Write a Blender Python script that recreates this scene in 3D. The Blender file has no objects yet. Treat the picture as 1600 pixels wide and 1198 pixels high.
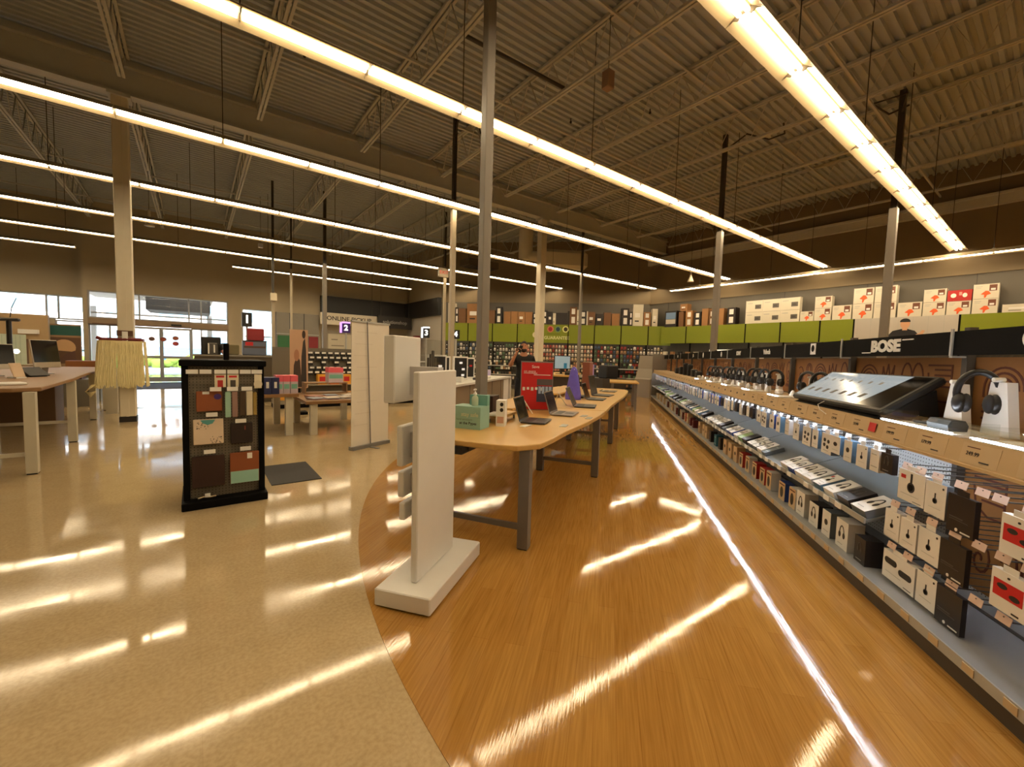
# Electronics store interior, rebuilt object by object
LAMP_E = 26.0; LAMP_C = (255, 231, 190); LED_E = 52.0; SKY_S = 1.1; SUN_E = 4.0; EXPO = 0.10
import bpy, math, random
from mathutils import Vector, Matrix, Euler
random.seed(7)
PI = math.pi
sc = bpy.context.scene
COL = sc.collection

# ------------------------------------------------------------------ materials
def lin(c):
    out = []
    for v in c:
        v = v / 255.0
        out.append(v / 12.92 if v <= 0.04045 else ((v + 0.055) / 1.055) ** 2.4)
    return out

MATS = {}
def M(name, rgb=(200, 200, 200), rough=0.5, metal=0.0, emit=0.0, noise=0.05, nscale=9.0, ecol=None, spec=0.5):
    if name in MATS:
        return MATS[name]
    m = bpy.data.materials.new(name); m.use_nodes = True
    nt = m.node_tree; b = nt.nodes['Principled BSDF']
    r, g, bl = lin(rgb)
    b.inputs['Roughness'].default_value = rough
    b.inputs['Metallic'].default_value = metal
    b.inputs['Specular IOR Level'].default_value = spec
    tc = nt.nodes.new('ShaderNodeTexCoord')
    nz = nt.nodes.new('ShaderNodeTexNoise'); nz.inputs['Scale'].default_value = nscale
    nz.inputs['Detail'].default_value = 3.0
    nt.links.new(tc.outputs['Object'], nz.inputs['Vector'])
    mx = nt.nodes.new('ShaderNodeMix'); mx.data_type = 'RGBA'
    mx.inputs['A'].default_value = (r * (1 - noise), g * (1 - noise), bl * (1 - noise), 1)
    mx.inputs['B'].default_value = (min(1, r * (1 + noise)), min(1, g * (1 + noise)), min(1, bl * (1 + noise)), 1)
    nt.links.new(nz.outputs['Fac'], mx.inputs['Factor'])
    nt.links.new(mx.outputs['Result'], b.inputs['Base Color'])
    if emit:
        e = lin(ecol) if ecol else (r, g, bl)
        b.inputs['Emission Color'].default_value = (*e, 1)
        b.inputs['Emission Strength'].default_value = emit
    MATS[name] = m
    return m

def tex_floor_tile():
    m = bpy.data.materials.new('vinyl_tile'); m.use_nodes = True
    nt = m.node_tree; N = nt.nodes; L = nt.links; b = N['Principled BSDF']
    tc = N.new('ShaderNodeTexCoord')
    nz = N.new('ShaderNodeTexNoise'); nz.inputs['Scale'].default_value = 55; nz.inputs['Detail'].default_value = 6
    n2 = N.new('ShaderNodeTexNoise'); n2.inputs['Scale'].default_value = 1.1; n2.inputs['Detail'].default_value = 4
    n3 = N.new('ShaderNodeTexNoise'); n3.inputs['Scale'].default_value = 7; n3.inputs['Detail'].default_value = 8
    for n in (nz, n2, n3): L.new(tc.outputs['Object'], n.inputs['Vector'])
    cr = N.new('ShaderNodeValToRGB')
    cr.color_ramp.elements[0].position = .3; cr.color_ramp.elements[0].color = (*lin((182, 160, 122)), 1)
    cr.color_ramp.elements[1].position = .62; cr.color_ramp.elements[1].color = (*lin((197, 176, 138)), 1)
    L.new(nz.outputs['Fac'], cr.inputs['Fac'])
    c2 = N.new('ShaderNodeValToRGB')
    c2.color_ramp.elements[0].position = .25; c2.color_ramp.elements[0].color = (.93, .92, .90, 1)
    c2.color_ramp.elements[1].position = .6; c2.color_ramp.elements[1].color = (1, 1, 1, 1)
    L.new(n3.outputs['Fac'], c2.inputs['Fac'])
    mu = N.new('ShaderNodeMix'); mu.data_type = 'RGBA'; mu.blend_type = 'MULTIPLY'; mu.inputs['Factor'].default_value = 1
    L.new(cr.outputs['Color'], mu.inputs['A']); L.new(c2.outputs['Color'], mu.inputs['B'])
    br = N.new('ShaderNodeTexBrick'); br.offset = 0; br.inputs['Scale'].default_value = 1.0
    br.inputs['Brick Width'].default_value = .61; br.inputs['Row Height'].default_value = .61
    br.inputs['Mortar Size'].default_value = .001; br.inputs['Color1'].default_value = (1, 1, 1, 1)
    br.inputs['Color2'].default_value = (.985, .98, .975, 1); br.inputs['Mortar'].default_value = (.9, .88, .85, 1)
    L.new(tc.outputs['Object'], br.inputs['Vector'])
    m2 = N.new('ShaderNodeMix'); m2.data_type = 'RGBA'; m2.blend_type = 'MULTIPLY'; m2.inputs['Factor'].default_value = .8
    L.new(mu.outputs['Result'], m2.inputs['A']); L.new(br.outputs['Color'], m2.inputs['B'])
    L.new(m2.outputs['Result'], b.inputs['Base Color'])
    mr = N.new('ShaderNodeMapRange'); mr.inputs['To Min'].default_value = .035; mr.inputs['To Max'].default_value = .13
    mr.inputs['From Min'].default_value = .38; mr.inputs['From Max'].default_value = .62
    L.new(n2.outputs['Fac'], mr.inputs['Value']); L.new(mr.outputs['Result'], b.inputs['Roughness'])
    bp = N.new('ShaderNodeBump'); bp.inputs['Strength'].default_value = .06; bp.inputs['Distance'].default_value = .02
    L.new(n2.outputs['Fac'], bp.inputs['Height'])
    b2 = N.new('ShaderNodeBump'); b2.inputs['Strength'].default_value = .06; b2.inputs['Distance'].default_value = .006
    n4 = N.new('ShaderNodeTexNoise'); n4.inputs['Scale'].default_value = 3.2; n4.inputs['Detail'].default_value = 3; L.new(tc.outputs['Object'], n4.inputs['Vector'])
    L.new(n4.outputs['Fac'], b2.inputs['Height']); L.new(bp.outputs['Normal'], b2.inputs['Normal'])
    L.new(b2.outputs['Normal'], b.inputs['Normal'])
    b.inputs['Specular IOR Level'].default_value = .42
    return m

def tex_wood_floor():
    m = bpy.data.materials.new('bamboo_plank'); m.use_nodes = True
    nt = m.node_tree; N = nt.nodes; L = nt.links; b = N['Principled BSDF']
    tc = N.new('ShaderNodeTexCoord')
    mp = N.new('ShaderNodeMapping'); mp.inputs['Rotation'].default_value = (0, 0, -math.radians(40.09))
    L.new(tc.outputs['Object'], mp.inputs['Vector'])
    br = N.new('ShaderNodeTexBrick'); br.offset = .37; br.offset_frequency = 2
    br.inputs['Scale'].default_value = 1.0; br.inputs['Brick Width'].default_value = 1.2
    br.inputs['Row Height'].default_value = .088; br.inputs['Mortar Size'].default_value = .0006
    br.inputs['Color1'].default_value = (*lin((182, 138, 72)), 1); br.inputs['Color2'].default_value = (*lin((172, 127, 63)), 1)
    br.inputs['Mortar'].default_value = (*lin((146, 98, 46)), 1)
    L.new(mp.outputs['Vector'], br.inputs['Vector'])
    m2 = N.new('ShaderNodeMapping'); m2.inputs['Scale'].default_value = (2.2, 60, 1)
    L.new(mp.outputs['Vector'], m2.inputs['Vector'])
    nz = N.new('ShaderNodeTexNoise'); nz.inputs['Scale'].default_value = 1.6; nz.inputs['Detail'].default_value = 7
    L.new(m2.outputs['Vector'], nz.inputs['Vector'])
    cr = N.new('ShaderNodeValToRGB')
    cr.color_ramp.elements[0].position = .3; cr.color_ramp.elements[0].color = (.80, .74, .64, 1)
    cr.color_ramp.elements[1].position = .65; cr.color_ramp.elements[1].color = (1.05, 1.04, 1.0, 1)
    L.new(nz.outputs['Fac'], cr.inputs['Fac'])
    mu = N.new('ShaderNodeMix'); mu.data_type = 'RGBA'; mu.blend_type = 'MULTIPLY'; mu.inputs['Factor'].default_value = 1
    L.new(br.outputs['Color'], mu.inputs['A']); L.new(cr.outputs['Color'], mu.inputs['B'])
    L.new(mu.outputs['Result'], b.inputs['Base Color'])
    n3 = N.new('ShaderNodeTexNoise'); n3.inputs['Scale'].default_value = 5; n3.inputs['Detail'].default_value = 6
    L.new(tc.outputs['Object'], n3.inputs['Vector'])
    mr = N.new('ShaderNodeMapRange'); mr.inputs['To Min'].default_value = .03; mr.inputs['To Max'].default_value = .08
    mr.inputs['From Min'].default_value = .32; mr.inputs['From Max'].default_value = .68
    L.new(n3.outputs['Fac'], mr.inputs['Value']); L.new(mr.outputs['Result'], b.inputs['Roughness'])
    n4 = N.new('ShaderNodeTexNoise'); n4.inputs['Scale'].default_value = 1.6; n4.inputs['Detail'].default_value = 3
    L.new(tc.outputs['Object'], n4.inputs['Vector'])
    bp = N.new('ShaderNodeBump'); bp.inputs['Strength'].default_value = .07; bp.inputs['Distance'].default_value = .02
    L.new(n4.outputs['Fac'], bp.inputs['Height'])
    b2 = N.new('ShaderNodeBump'); b2.inputs['Strength'].default_value = .06; b2.inputs['Distance'].default_value = .003
    L.new(nz.outputs['Fac'], b2.inputs['Height']); L.new(bp.outputs['Normal'], b2.inputs['Normal'])
    L.new(b2.outputs['Normal'], b.inputs['Normal'])
    return m

def tex_peg(name, base, hole, pitch=.0254):
    """pegboard: small round holes on a square pitch in the board's own x and z"""
    m = bpy.data.materials.new(name); m.use_nodes = True
    nt = m.node_tree; N = nt.nodes; L = nt.links; b = N['Principled BSDF']
    tc = N.new('ShaderNodeTexCoord'); sp = N.new('ShaderNodeSeparateXYZ'); L.new(tc.outputs['Object'], sp.inputs[0])
    d = []
    for ax in ('X', 'Z'):
        mo = N.new('ShaderNodeMath'); mo.operation = 'PINGPONG'; mo.inputs[1].default_value = pitch / 2
        L.new(sp.outputs[ax], mo.inputs[0])
        pw = N.new('ShaderNodeMath'); pw.operation = 'MULTIPLY'; L.new(mo.outputs[0], pw.inputs[0]); L.new(mo.outputs[0], pw.inputs[1])
        d.append(pw)
    ad = N.new('ShaderNodeMath'); L.new(d[0].outputs[0], ad.inputs[0]); L.new(d[1].outputs[0], ad.inputs[1])
    lt = N.new('ShaderNodeMath'); lt.operation = 'LESS_THAN'; lt.inputs[1].default_value = (pitch * .17) ** 2
    L.new(ad.outputs[0], lt.inputs[0])
    mx = N.new('ShaderNodeMix'); mx.data_type = 'RGBA'
    mx.inputs['A'].default_value = (*lin(base), 1); mx.inputs['B'].default_value = (*lin(hole), 1)
    L.new(lt.outputs[0], mx.inputs['Factor']); L.new(mx.outputs['Result'], b.inputs['Base Color'])
    b.inputs['Roughness'].default_value = .5
    MATS[name] = m
    return m

def tex_glass(name='window_glass', tint=(1, 1, 1), refl=.12):
    m = bpy.data.materials.new(name); m.use_nodes = True
    nt = m.node_tree; N = nt.nodes; L = nt.links
    N.remove(N['Principled BSDF'])
    tr = N.new('ShaderNodeBsdfTransparent'); tr.inputs['Color'].default_value = (*tint, 1)
    gl = N.new('ShaderNodeBsdfGlossy'); gl.inputs['Roughness'].default_value = .02
    lw = N.new('ShaderNodeLayerWeight'); lw.inputs['Blend'].default_value = .5
    pw = N.new('ShaderNodeMath'); pw.operation = 'POWER'; pw.inputs[1].default_value = 4.0; L.new(lw.outputs['Facing'], pw.inputs[0])
    ma = N.new('ShaderNodeMath'); ma.operation = 'MULTIPLY_ADD'; ma.inputs[1].default_value = .5; ma.inputs[2].default_value = refl * .3; L.new(pw.outputs[0], ma.inputs[0])
    mx = N.new('ShaderNodeMixShader')
    L.new(ma.outputs[0], mx.inputs[0]); L.new(tr.outputs[0], mx.inputs[1]); L.new(gl.outputs[0], mx.inputs[2])
    L.new(mx.outputs[0], N['Material Output'].inputs['Surface'])
    MATS[name] = m
    return m

# ------------------------------------------------------------------ mesh builder
class MB:
    def __init__(s):
        s.v = []; s.f = []; s.m = []; s.mats = []; s.sm = []
    def mi(s, mat):
        if mat not in s.mats: s.mats.append(mat)
        return s.mats.index(mat)
    def add(s, vs, fs, mat, X=None, smooth=False):
        o = len(s.v); k = s.mi(mat)
        for p in vs:
            p = Vector(p)
            s.v.append(X @ p if X is not None else p)
        for f in fs:
            s.f.append([o + i for i in f]); s.m.append(k); s.sm.append(smooth)
        return s
    def box(s, x0, x1, y0, y1, z0, z1, mat, X=None):
        vs = [(x0, y0, z0), (x1, y0, z0), (x1, y1, z0), (x0, y1, z0), (x0, y0, z1), (x1, y0, z1), (x1, y1, z1), (x0, y1, z1)]
        fs = [(0, 3, 2, 1), (4, 5, 6, 7), (0, 1, 5, 4), (1, 2, 6, 5), (2, 3, 7, 6), (3, 0, 4, 7)]
        return s.add(vs, fs, mat, X)
    def bbox(s, x0, x1, y0, y1, z0, z1, mat, r=.01, X=None):
        """box with chamfered vertical and horizontal edges"""
        r = min(r, (x1 - x0) * .45, (y1 - y0) * .45, (z1 - z0) * .45)
        vs = []; fs = []
        rings = [(z0, r), (z0 + r, 0), (z1 - r, 0), (z1, r)]
        for z, q in rings:
            a = r if q == 0 else r
            i = q
            pts = [(x0 + i + (r if not q else 0), y0 + i), (x1 - i - (r if not q else 0), y0 + i), (x1 - i, y0 + i + (r if not q else 0)), (x1 - i, y1 - i - (r if not q else 0)),
                   (x1 - i - (r if not q else 0), y1 - i), (x0 + i + (r if not q else 0), y1 - i), (x0 + i, y1 - i - (r if not q else 0)), (x0 + i, y0 + i + (r if not q else 0))]
            if q:
                e = r * .5
                pts = [(x0 + r + e, y0 + r), (x1 - r - e, y0 + r), (x1 - r, y0 + r + e), (x1 - r, y1 - r - e), (x1 - r - e, y1 - r), (x0 + r + e, y1 - r), (x0 + r, y1 - r - e), (x0 + r, y0 + r + e)]
            vs += [(px, py, z) for px, py in pts]
        fs.append(tuple(range(7, -1, -1))); fs.append(tuple(range(24, 32)))
        for k in range(3):
            for i in range(8):
                j = (i + 1) % 8
                fs.append((k * 8 + i, k * 8 + j, k * 8 + 8 + j, k * 8 + 8 + i))
        return s.add(vs, fs, mat, X)
    def prism(s, poly, z0, z1, mat, X=None):
        n = len(poly)
        vs = [(x, y, z0) for x, y in poly] + [(x, y, z1) for x, y in poly]
        fs = [tuple(range(n - 1, -1, -1)), tuple(range(n, 2 * n))] + [(i, (i + 1) % n, n + (i + 1) % n, n + i) for i in range(n)]
        return s.add(vs, fs, mat, X)
    def xprism(s, prof, x0, x1, mat, X=None):
        """profile in (y,z) extruded along x"""
        n = len(prof)
        vs = [(x0, y, z) for y, z in prof] + [(x1, y, z) for y, z in prof]
        fs = [tuple(range(n)), tuple(range(2 * n - 1, n - 1, -1))] + [(i, n + i, n + (i + 1) % n, (i + 1) % n) for i in range(n)]
        return s.add(vs, fs, mat, X)
    def cyl(s, p0, p1, r0, mat, r1=None, n=12, X=None, smooth=True):
        p0 = Vector(p0); p1 = Vector(p1); r1 = r0 if r1 is None else r1
        d = (p1 - p0); 
        if d.length < 1e-9: return s
        d.normalize()
        a = d.orthogonal().normalized(); b = d.cross(a)
        vs = []
        for p, r in ((p0, r0), (p1, r1)):
            for i in range(n):
                t = 2 * PI * i / n
                vs.append(p + (a * math.cos(t) + b * math.sin(t)) * r)
        s.add(vs, [(i, (i + 1) % n, n + (i + 1) % n, n + i) for i in range(n)], mat, X, smooth)
        o = [tuple(range(n - 1, -1, -1))]; 
        s.add(vs[:n], o, mat, X); s.add(vs[n:], [tuple(range(n))], mat, X)
        return s
    def tube(s, pts, r, mat, n=8, X=None, closed=False):
        pts = [Vector(p) for p in pts]; m = len(pts)
        vs = []; up = None
        for i, p in enumerate(pts):
            a = pts[(i - 1) % m] if (i or closed) else p; b = pts[(i + 1) % m] if (i < m - 1 or closed) else p
            d = (b - a).normalized()
            if up is None: up = d.orthogonal().normalized()
            up = (up - d * up.dot(d))
            if up.length < 1e-6: up = d.orthogonal()
            up.normalize(); q = d.cross(up)
            rr = r[i] if isinstance(r, (list, tuple)) else r
            for k in range(n):
                t = 2 * PI * k / n
                vs.append(p + (up * math.cos(t) + q * math.sin(t)) * rr)
        fs = []
        for i in range(m if closed else m - 1):
            j = (i + 1) % m
            for k in range(n):
                l = (k + 1) % n
                fs.append((i * n + k, i * n + l, j * n + l, j * n + k))
        s.add(vs, fs, mat, X, True)
        if not closed:
            s.add(vs[:n], [tuple(range(n - 1, -1, -1))], mat, X); s.add(vs[-n:], [tuple(range(n))], mat, X)
        return s
    def lathe(s, prof, mat, n=16, X=None, smooth=True):
        vs = []; m = len(prof)
        for r, z in prof:
            for k in range(n):
                t = 2 * PI * k / n
                vs.append((r * math.cos(t), r * math.sin(t), z))
        fs = [(i * n + k, i * n + (k + 1) % n, (i + 1) * n + (k + 1) % n, (i + 1) * n + k) for i in range(m - 1) for k in range(n)]
        s.add(vs, fs, mat, X, smooth)
        if prof[0][0] > 1e-5: s.add(vs[:n], [tuple(range(n - 1, -1, -1))], mat, X)
        if prof[-1][0] > 1e-5: s.add(vs[-n:], [tuple(range(n))], mat, X)
        return s
    def ell(s, c, rx, ry, rz, mat, n=14, m=8, X=None):
        vs = []; fs = []
        for i in range(m + 1):
            ph = PI * i / m
            for k in range(n):
                t = 2 * PI * k / n
                vs.append((c[0] + rx * math.sin(ph) * math.cos(t), c[1] + ry * math.sin(ph) * math.sin(t), c[2] - rz * math.cos(ph)))
        for i in range(m):
            for k in range(n):
                fs.append((i * n + k, i * n + (k + 1) % n, (i + 1) * n + (k + 1) % n, (i + 1) * n + k))
        return s.add(vs, fs, mat, X, True)
    def ribbon(s, pts, w, y, mat, th=.002, X=None):
        """flat painted line of width w in the x-z plane at depth y (front face towards -y)"""
        n = len(pts)
        for i in range(n - 1):
            (x0, z0), (x1, z1) = pts[i], pts[i + 1]
            dx, dz = x1 - x0, z1 - z0; l = math.hypot(dx, dz)
            if l < 1e-6: continue
            ex, ez = dx / l * w * .3, dz / l * w * .3
            nx, nz = -dz / l * w / 2, dx / l * w / 2
            q = [(x0 - ex + nx, y, z0 - ez + nz), (x0 - ex - nx, y, z0 - ez - nz), (x1 + ex - nx, y, z1 + ez - nz), (x1 + ex + nx, y, z1 + ez + nz)]
            q2 = [(a, y - th, c) for a, _, c in q]
            s.add(q + q2, [(4, 5, 6, 7), (0, 1, 5, 4), (1, 2, 6, 5), (2, 3, 7, 6), (3, 0, 4, 7)], mat, X)
        return s
    def disc(s, cx, cz, rx, rz, y, mat, th=.0015, n=18, X=None, a0=0):
        pts = [(cx + rx * math.cos(a0 + 2 * PI * i / n), cz + rz * math.sin(a0 + 2 * PI * i / n)) for i in range(n)]
        return s.plate(pts, y, mat, th, X)
    def plate(s, pts, y, mat, th=.0015, X=None):
        """flat printed shape in x-z, at depth y with its face at y-th"""
        n = len(pts)
        vs = [(x, y, z) for x, z in pts] + [(x, y - th, z) for x, z in pts]
        fs = [tuple(range(n, 2 * n))] + [(i, (i + 1) % n, n + (i + 1) % n, n + i) for i in range(n)]
        return s.add(vs, fs, mat, X)
    def rect(s, x0, x1, z0, z1, y, mat, th=.0015, X=None):
        return s.plate([(x0, z0), (x1, z0), (x1, z1), (x0, z1)], y, mat, th, X)
    def text(s, body, size, x, y, z, mat, align='CENTER', depth=.002, X=None, sx=1.0, bold=0.0):
        """lettering standing in the x-z plane, read from -y"""
        cu = bpy.data.curves.new('t', 'FONT'); cu.body = body; cu.size = size; cu.align_x = align; cu.align_y = 'CENTER'
        cu.extrude = depth / 2; cu.resolution_u = 3; cu.offset = bold
        o = bpy.data.objects.new('t', cu); COL.objects.link(o)
        dg = bpy.context.evaluated_depsgraph_get()
        me = bpy.data.meshes.new_from_object(o.evaluated_get(dg))
        vs = [(x + v.co.x * sx, y - v.co.z, z + v.co.y) for v in me.vertices]
        fs = [tuple(p.vertices) for p in me.polygons]
        s.add(vs, fs, mat, X)
        bpy.data.objects.remove(o); bpy.data.curves.remove(cu); bpy.data.meshes.remove(me)
        return s
    def build(s, name, parent=None, bevel=0, loc=None, rz=0):
        me = bpy.data.meshes.new(name)
        me.from_pydata([tuple(p) for p in s.v], [], s.f)
        for m in s.mats: me.materials.append(m)
        me.polygons.foreach_set('material_index', s.m)
        me.polygons.foreach_set('use_smooth', s.sm)
        me.update()
        o = bpy.data.objects.new(name, me); COL.objects.link(o)
        if parent: o.parent = parent
        if loc is not None: o.location = loc
        if rz: o.rotation_euler = (0, 0, rz)
        if bevel:
            b = o.modifiers.new('bevel', 'BEVEL'); b.width = bevel; b.segments = 2; b.limit_method = 'ANGLE'
        return o

LABELS = {}
def tag(o, label, cat, group=None):
    o['label'] = label; o['category'] = cat
    if group: o['group'] = group
    return o
def T(name, label, cat, loc=(0, 0, 0), rz=0, group=None):
    o = bpy.data.objects.new(name, None); COL.objects.link(o); o.empty_display_size = .1
    o.location = loc; o.rotation_euler = (0, 0, rz)
    return tag(o, label, cat, group)
def S(o):
    o['kind'] = 'structure'; return o
def dup(root, loc=None, rz=None, label=None, group=None, parent=None):
    r = root.copy(); COL.objects.link(r)
    if parent is not None: r.parent = parent
    if loc is not None: r.location = loc
    if rz is not None: r.rotation_euler = (0, 0, rz)
    if label: r['label'] = label
    if group: r['group'] = group
    for ch in list(root.children):
        dup(ch, parent=r)
    return r
def TX(x=0, y=0, z=0, rx=0, ry=0, rz=0):
    return Matrix.Translation((x, y, z)) @ Euler((rx, ry, rz)).to_matrix().to_4x4()
ORD = ['first', 'second', 'third', 'fourth', 'fifth', 'sixth', 'seventh', 'eighth', 'ninth', 'tenth', 'eleventh', 'twelfth',
       'thirteenth', 'fourteenth', 'fifteenth', 'sixteenth', 'seventeenth', 'eighteenth', 'nineteenth', 'twentieth']

# common materials
WHITE = M('white_laminate', (226, 224, 220), .38, noise=.02)
WHITE2 = M('white_card', (232, 230, 226), .55, noise=.02)
BLACK = M('black_plastic', (18, 17, 17), .42, noise=.1)
BLACKM = M('black_metal', (13, 12, 12), .6, noise=.1, spec=.08)
DKGREY = M('dark_grey_metal', (72, 68, 64), .45, noise=.06)
GREYM = M('grey_metal', (128, 126, 124), .42, .3, noise=.05)
LTGREY = M('light_grey_metal', (176, 176, 172), .42, .2, noise=.04)
CREAM = M('cream_paint', (214, 204, 180), .5, noise=.03)
INK = M('printed_ink', (34, 30, 30), .5)
REDP = M('red_print', (196, 30, 34), .5)
SCREEN = M('dark_screen', (12, 12, 14), .12, noise=.05)
KRAFT = M('kraft_board', (140, 94, 46), .6, noise=.07, nscale=30)
KINK = M('brown_ink', (84, 32, 12), .6)
TABLEW = M('maple_laminate', (204, 164, 96), .32, noise=.06, nscale=6)
# ================================================================== ROOM
VCT = tex_floor_tile(); WOODF = tex_wood_floor()
WALLB = M('beige_wall_paint', (176, 162, 136), .7, noise=.03, nscale=2)
WALLG = M('grey_wall_paint', (96, 91, 83), .7, noise=.03, nscale=2)
DECK = M('painted_steel_deck', (172, 177, 178), .6, noise=.05, nscale=4)
STEEL = M('painted_joist_steel', (190, 188, 178), .55, noise=.05)
STEELD = M('dark_conduit', (60, 54, 46), .5)
BASEB = M('black_vinyl_base', (28, 24, 22), .4)
ALU = M('aluminium_frame', (168, 170, 172), .35, .5)
GLASS = tex_glass()
XW = 16.0; YN = 22.0; YP = 21.75; XL = -9.0; YS = -6.0; ZC = 6.62; KW = 19.3

fl = MB(); fl.box(XL, XW, YS, YN + 6, -.12, 0, VCT); S(fl.build('floor'))
# plank floor: a big disc that runs out along the aisle
cx, cy, rr = 7.274, 1.242, 6.592
pts = []
for i in range(121):
    a = math.radians(130 + i * (330 - 130) / 120)
    pts.append((cx + rr * math.cos(a), cy + rr * math.sin(a)))
pts += [(15.9, -2.6), (15.9, 10.1)]
pts += [(9.9, 12.05)]
wf = MB(); wf.prism(pts, 0.0, .003, WOODF); S(wf.build('floor'))

# corrugated deck, ribs along x
dk = MB(); pitch = .1524; n = int((YN + .6 - YS) / pitch)
prof = []
for i in range(n + 1):
    y = YS + i * pitch
    prof += [(y, ZC), (y + .062, ZC), (y + .078, ZC + .05), (y + .136, ZC + .05)]
vs = [(XL, y, z) for y, z in prof] + [(XW + .2, y, z) for y, z in prof]
q = len(prof)
dk.add(vs, [(i, i + 1, q + i + 1, q + i) for i in range(q - 1)], DECK)
dk.box(XL, XW + .2, YS, YN + .8, ZC + .06, ZC + .1, DECK)
S(dk.build('ceiling'))

def wall(name, p0, p1, z0, z1, mat, th=.15, side=1):
    """wall between two plan points; thickness to the outside"""
    d = Vector((p1[0] - p0[0], p1[1] - p0[1])); l = d.length; a = math.atan2(d.y, d.x)
    w = MB(); w.box(0, l, 0 if side > 0 else -th, th if side > 0 else 0, z0, z1, mat)
    o = w.build(name, loc=(p0[0], p0[1], 0), rz=a); return S(o)
# east wall: grey below, beige bulkhead above standing a little proud
wall('wall_east', (XW, -6), (XW, 11.3), 0, 3.9, WALLG, side=-1)
WALLU = M('brown_beige_upper_wall', (128, 113, 88), .75, noise=.03, nscale=2)
wall('wall_east', (XW, -6), (XW, 11.3), 3.9, ZC + .05, WALLU, side=-1)
cA = (9.3, 18.0); cB = (XW, 11.3)
wall('wall_northeast', cB, cA, 0, 3.9, WALLG, side=-1)
wall('wall_northeast', cB, cA, 3.9, ZC + .05, WALLU, side=-1)
wall('wall_corner', cA, (9.3, YN), 0, 3.3, M('pale_grey_wall', (176, 170, 160), .7), side=-1)
wall('wall_corner', cA, (9.3, YN), 3.3, ZC + .05, WALLB, side=-1)
wall('wall_south', (XL, YS), (XW, YS), 0, ZC + .05, WALLB, side=-1)
wall('wall_west', (XL, YN + .3), (XL, YS), 0, ZC + .05, WALLB, side=-1)
# grey seams on the lower east wall
for i, y in enumerate((-.6, 1.6, 3.8, 6.0, 8.2, 10.4)):
    t = MB(); t.box(XW - .012, XW, y - .01, y + .01, 2.9, 3.9, DKGREY); S(t.build('trim_%d' % (i + 1)))
# ledger beam under the deck on the east wall and the bulkhead line
t = MB(); t.box(XW - .16, XW, YS, 11.4, 5.52, 5.78, STEEL); t.box(XW - .22, XW, YS, 11.4, 5.74, 5.80, STEEL); S(t.build('trim_7'))
t = MB(); t.box(XW - .03, XW, YS, 11.35, 3.88, 3.95, WALLU); S(t.build('trim_8'))

# north wall: right stretch, portal, left stretch
nw = MB()
nw.box(1.35, 1.66, YN, YN + .15, 0, ZC, WALLB); nw.box(1.66, 2.86, YN, YN + .15, 0, 1.15, WALLB)
nw.box(1.66, 2.86, YN, YN + .15, 3.2, ZC, WALLB); nw.box(2.86, 9.45, YN, YN + .15, 0, ZC, WALLB)
S(nw.build('wall_north'))
pw = MB(); pw.box(-3.25, -3.12, YP, YN + .2, 0, ZC, WALLB); pw.box(1.15, 1.36, YP, YN + .2, 0, ZC, WALLB)
pw.box(-3.12, 1.15, YP, YP + .3, 3.42, ZC, WALLB); S(pw.build('wall_portal'))
lw = MB(); YL = YN + .25
lw.box(XL, -3.2, YL, YL + .15, 3.2, ZC, WALLB); lw.box(XL, -5.2, YL, YL + .15, 0, 2.32, WALLB); lw.box(-5.2, -4.05, YL, YL + .15, 0, 2.32, WALLB)
S(lw.build('wall_northwest'))
# baseboards
for nm, a, b in (('baseboard_north', (2.9, YN), (9.3, YN)), ('baseboard_east', (XW, 11.2), (XW, -6)), ('baseboard_northeast', cA, cB)):
    d = Vector((b[0] - a[0], b[1] - a[1])); w = MB(); w.box(0, d.length, -.012, 0, 0, .1, BASEB)
    S(w.build(nm, loc=(a[0], a[1], 0), rz=math.atan2(d.y, d.x)))

# --- storefront glazing
def window(name, x0, x1, z0, z1, y, vx=(), hz=(), fr=.05):
    f = MB()
    f.box(x0, x1, y - .05, y + .05, z0, z0 + fr, ALU); f.box(x0, x1, y - .05, y + .05, z1 - fr, z1, ALU)
    f.box(x0, x0 + fr, y - .05, y + .05, z0 + fr, z1 - fr, ALU); f.box(x1 - fr, x1, y - .05, y + .05, z0 + fr, z1 - fr, ALU)
    for v in vx: f.box(v - .025, v + .025, y - .05, y + .05, z0 + fr, z1 - fr, ALU)
    xs = [x0 + fr] + [v for v in vx] + [x1 - fr]
    for h in hz:
        for a, b in zip(xs[:-1], xs[1:]): f.box(a + .025, b - .025, y - .045, y + .045, h - .025, h + .025, ALU)
    o = S(f.build(name)); 
    g = MB(); g.box(x0 + .02, x1 - .02, y - .004, y + .004, z0 + .02, z1 - .02, GLASS); g.build('window_pane', o)
    return o
window('window_1', XL, -3.2, 2.32, 3.2, YL + .08, (-7.6, -6.2, -4.25, -3.95))
window('window_2', -4.05, -3.25, .05, 2.3, YL + .08, (), (1.2,))
window('window_3', -3.12, 1.15, 2.42, 3.42, YP + .1, (-1.7, -.18, .22), (2.62,))
window('window_4', 1.66, 2.86, 1.15, 3.2, YN + .06, (), (2.0,))
window('window_5', -.12, 1.15, .08, 2.2, YP + .1, (.22,), (1.0,))
window('window_6', -3.12, -2.0, .08, 2.2, YP + .1, (-2.55,))
t = MB(); t.box(-3.12, 1.15, YP - .06, YP + .16, 2.2, 2.42, M('bronze_header', (150, 128, 104), .5)); t.box(-3.0, -.15, YP - .065, YP - .06, 2.2, 2.23, M('rust_edge', (96, 52, 34), .5)); S(t.build('trim_9'))
t = MB(); t.box(-.75, -.42, YP - .12, YP - .062, 2.26, 2.33, BLACK); S(t.build('trim_10'))
d = MB()
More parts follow.
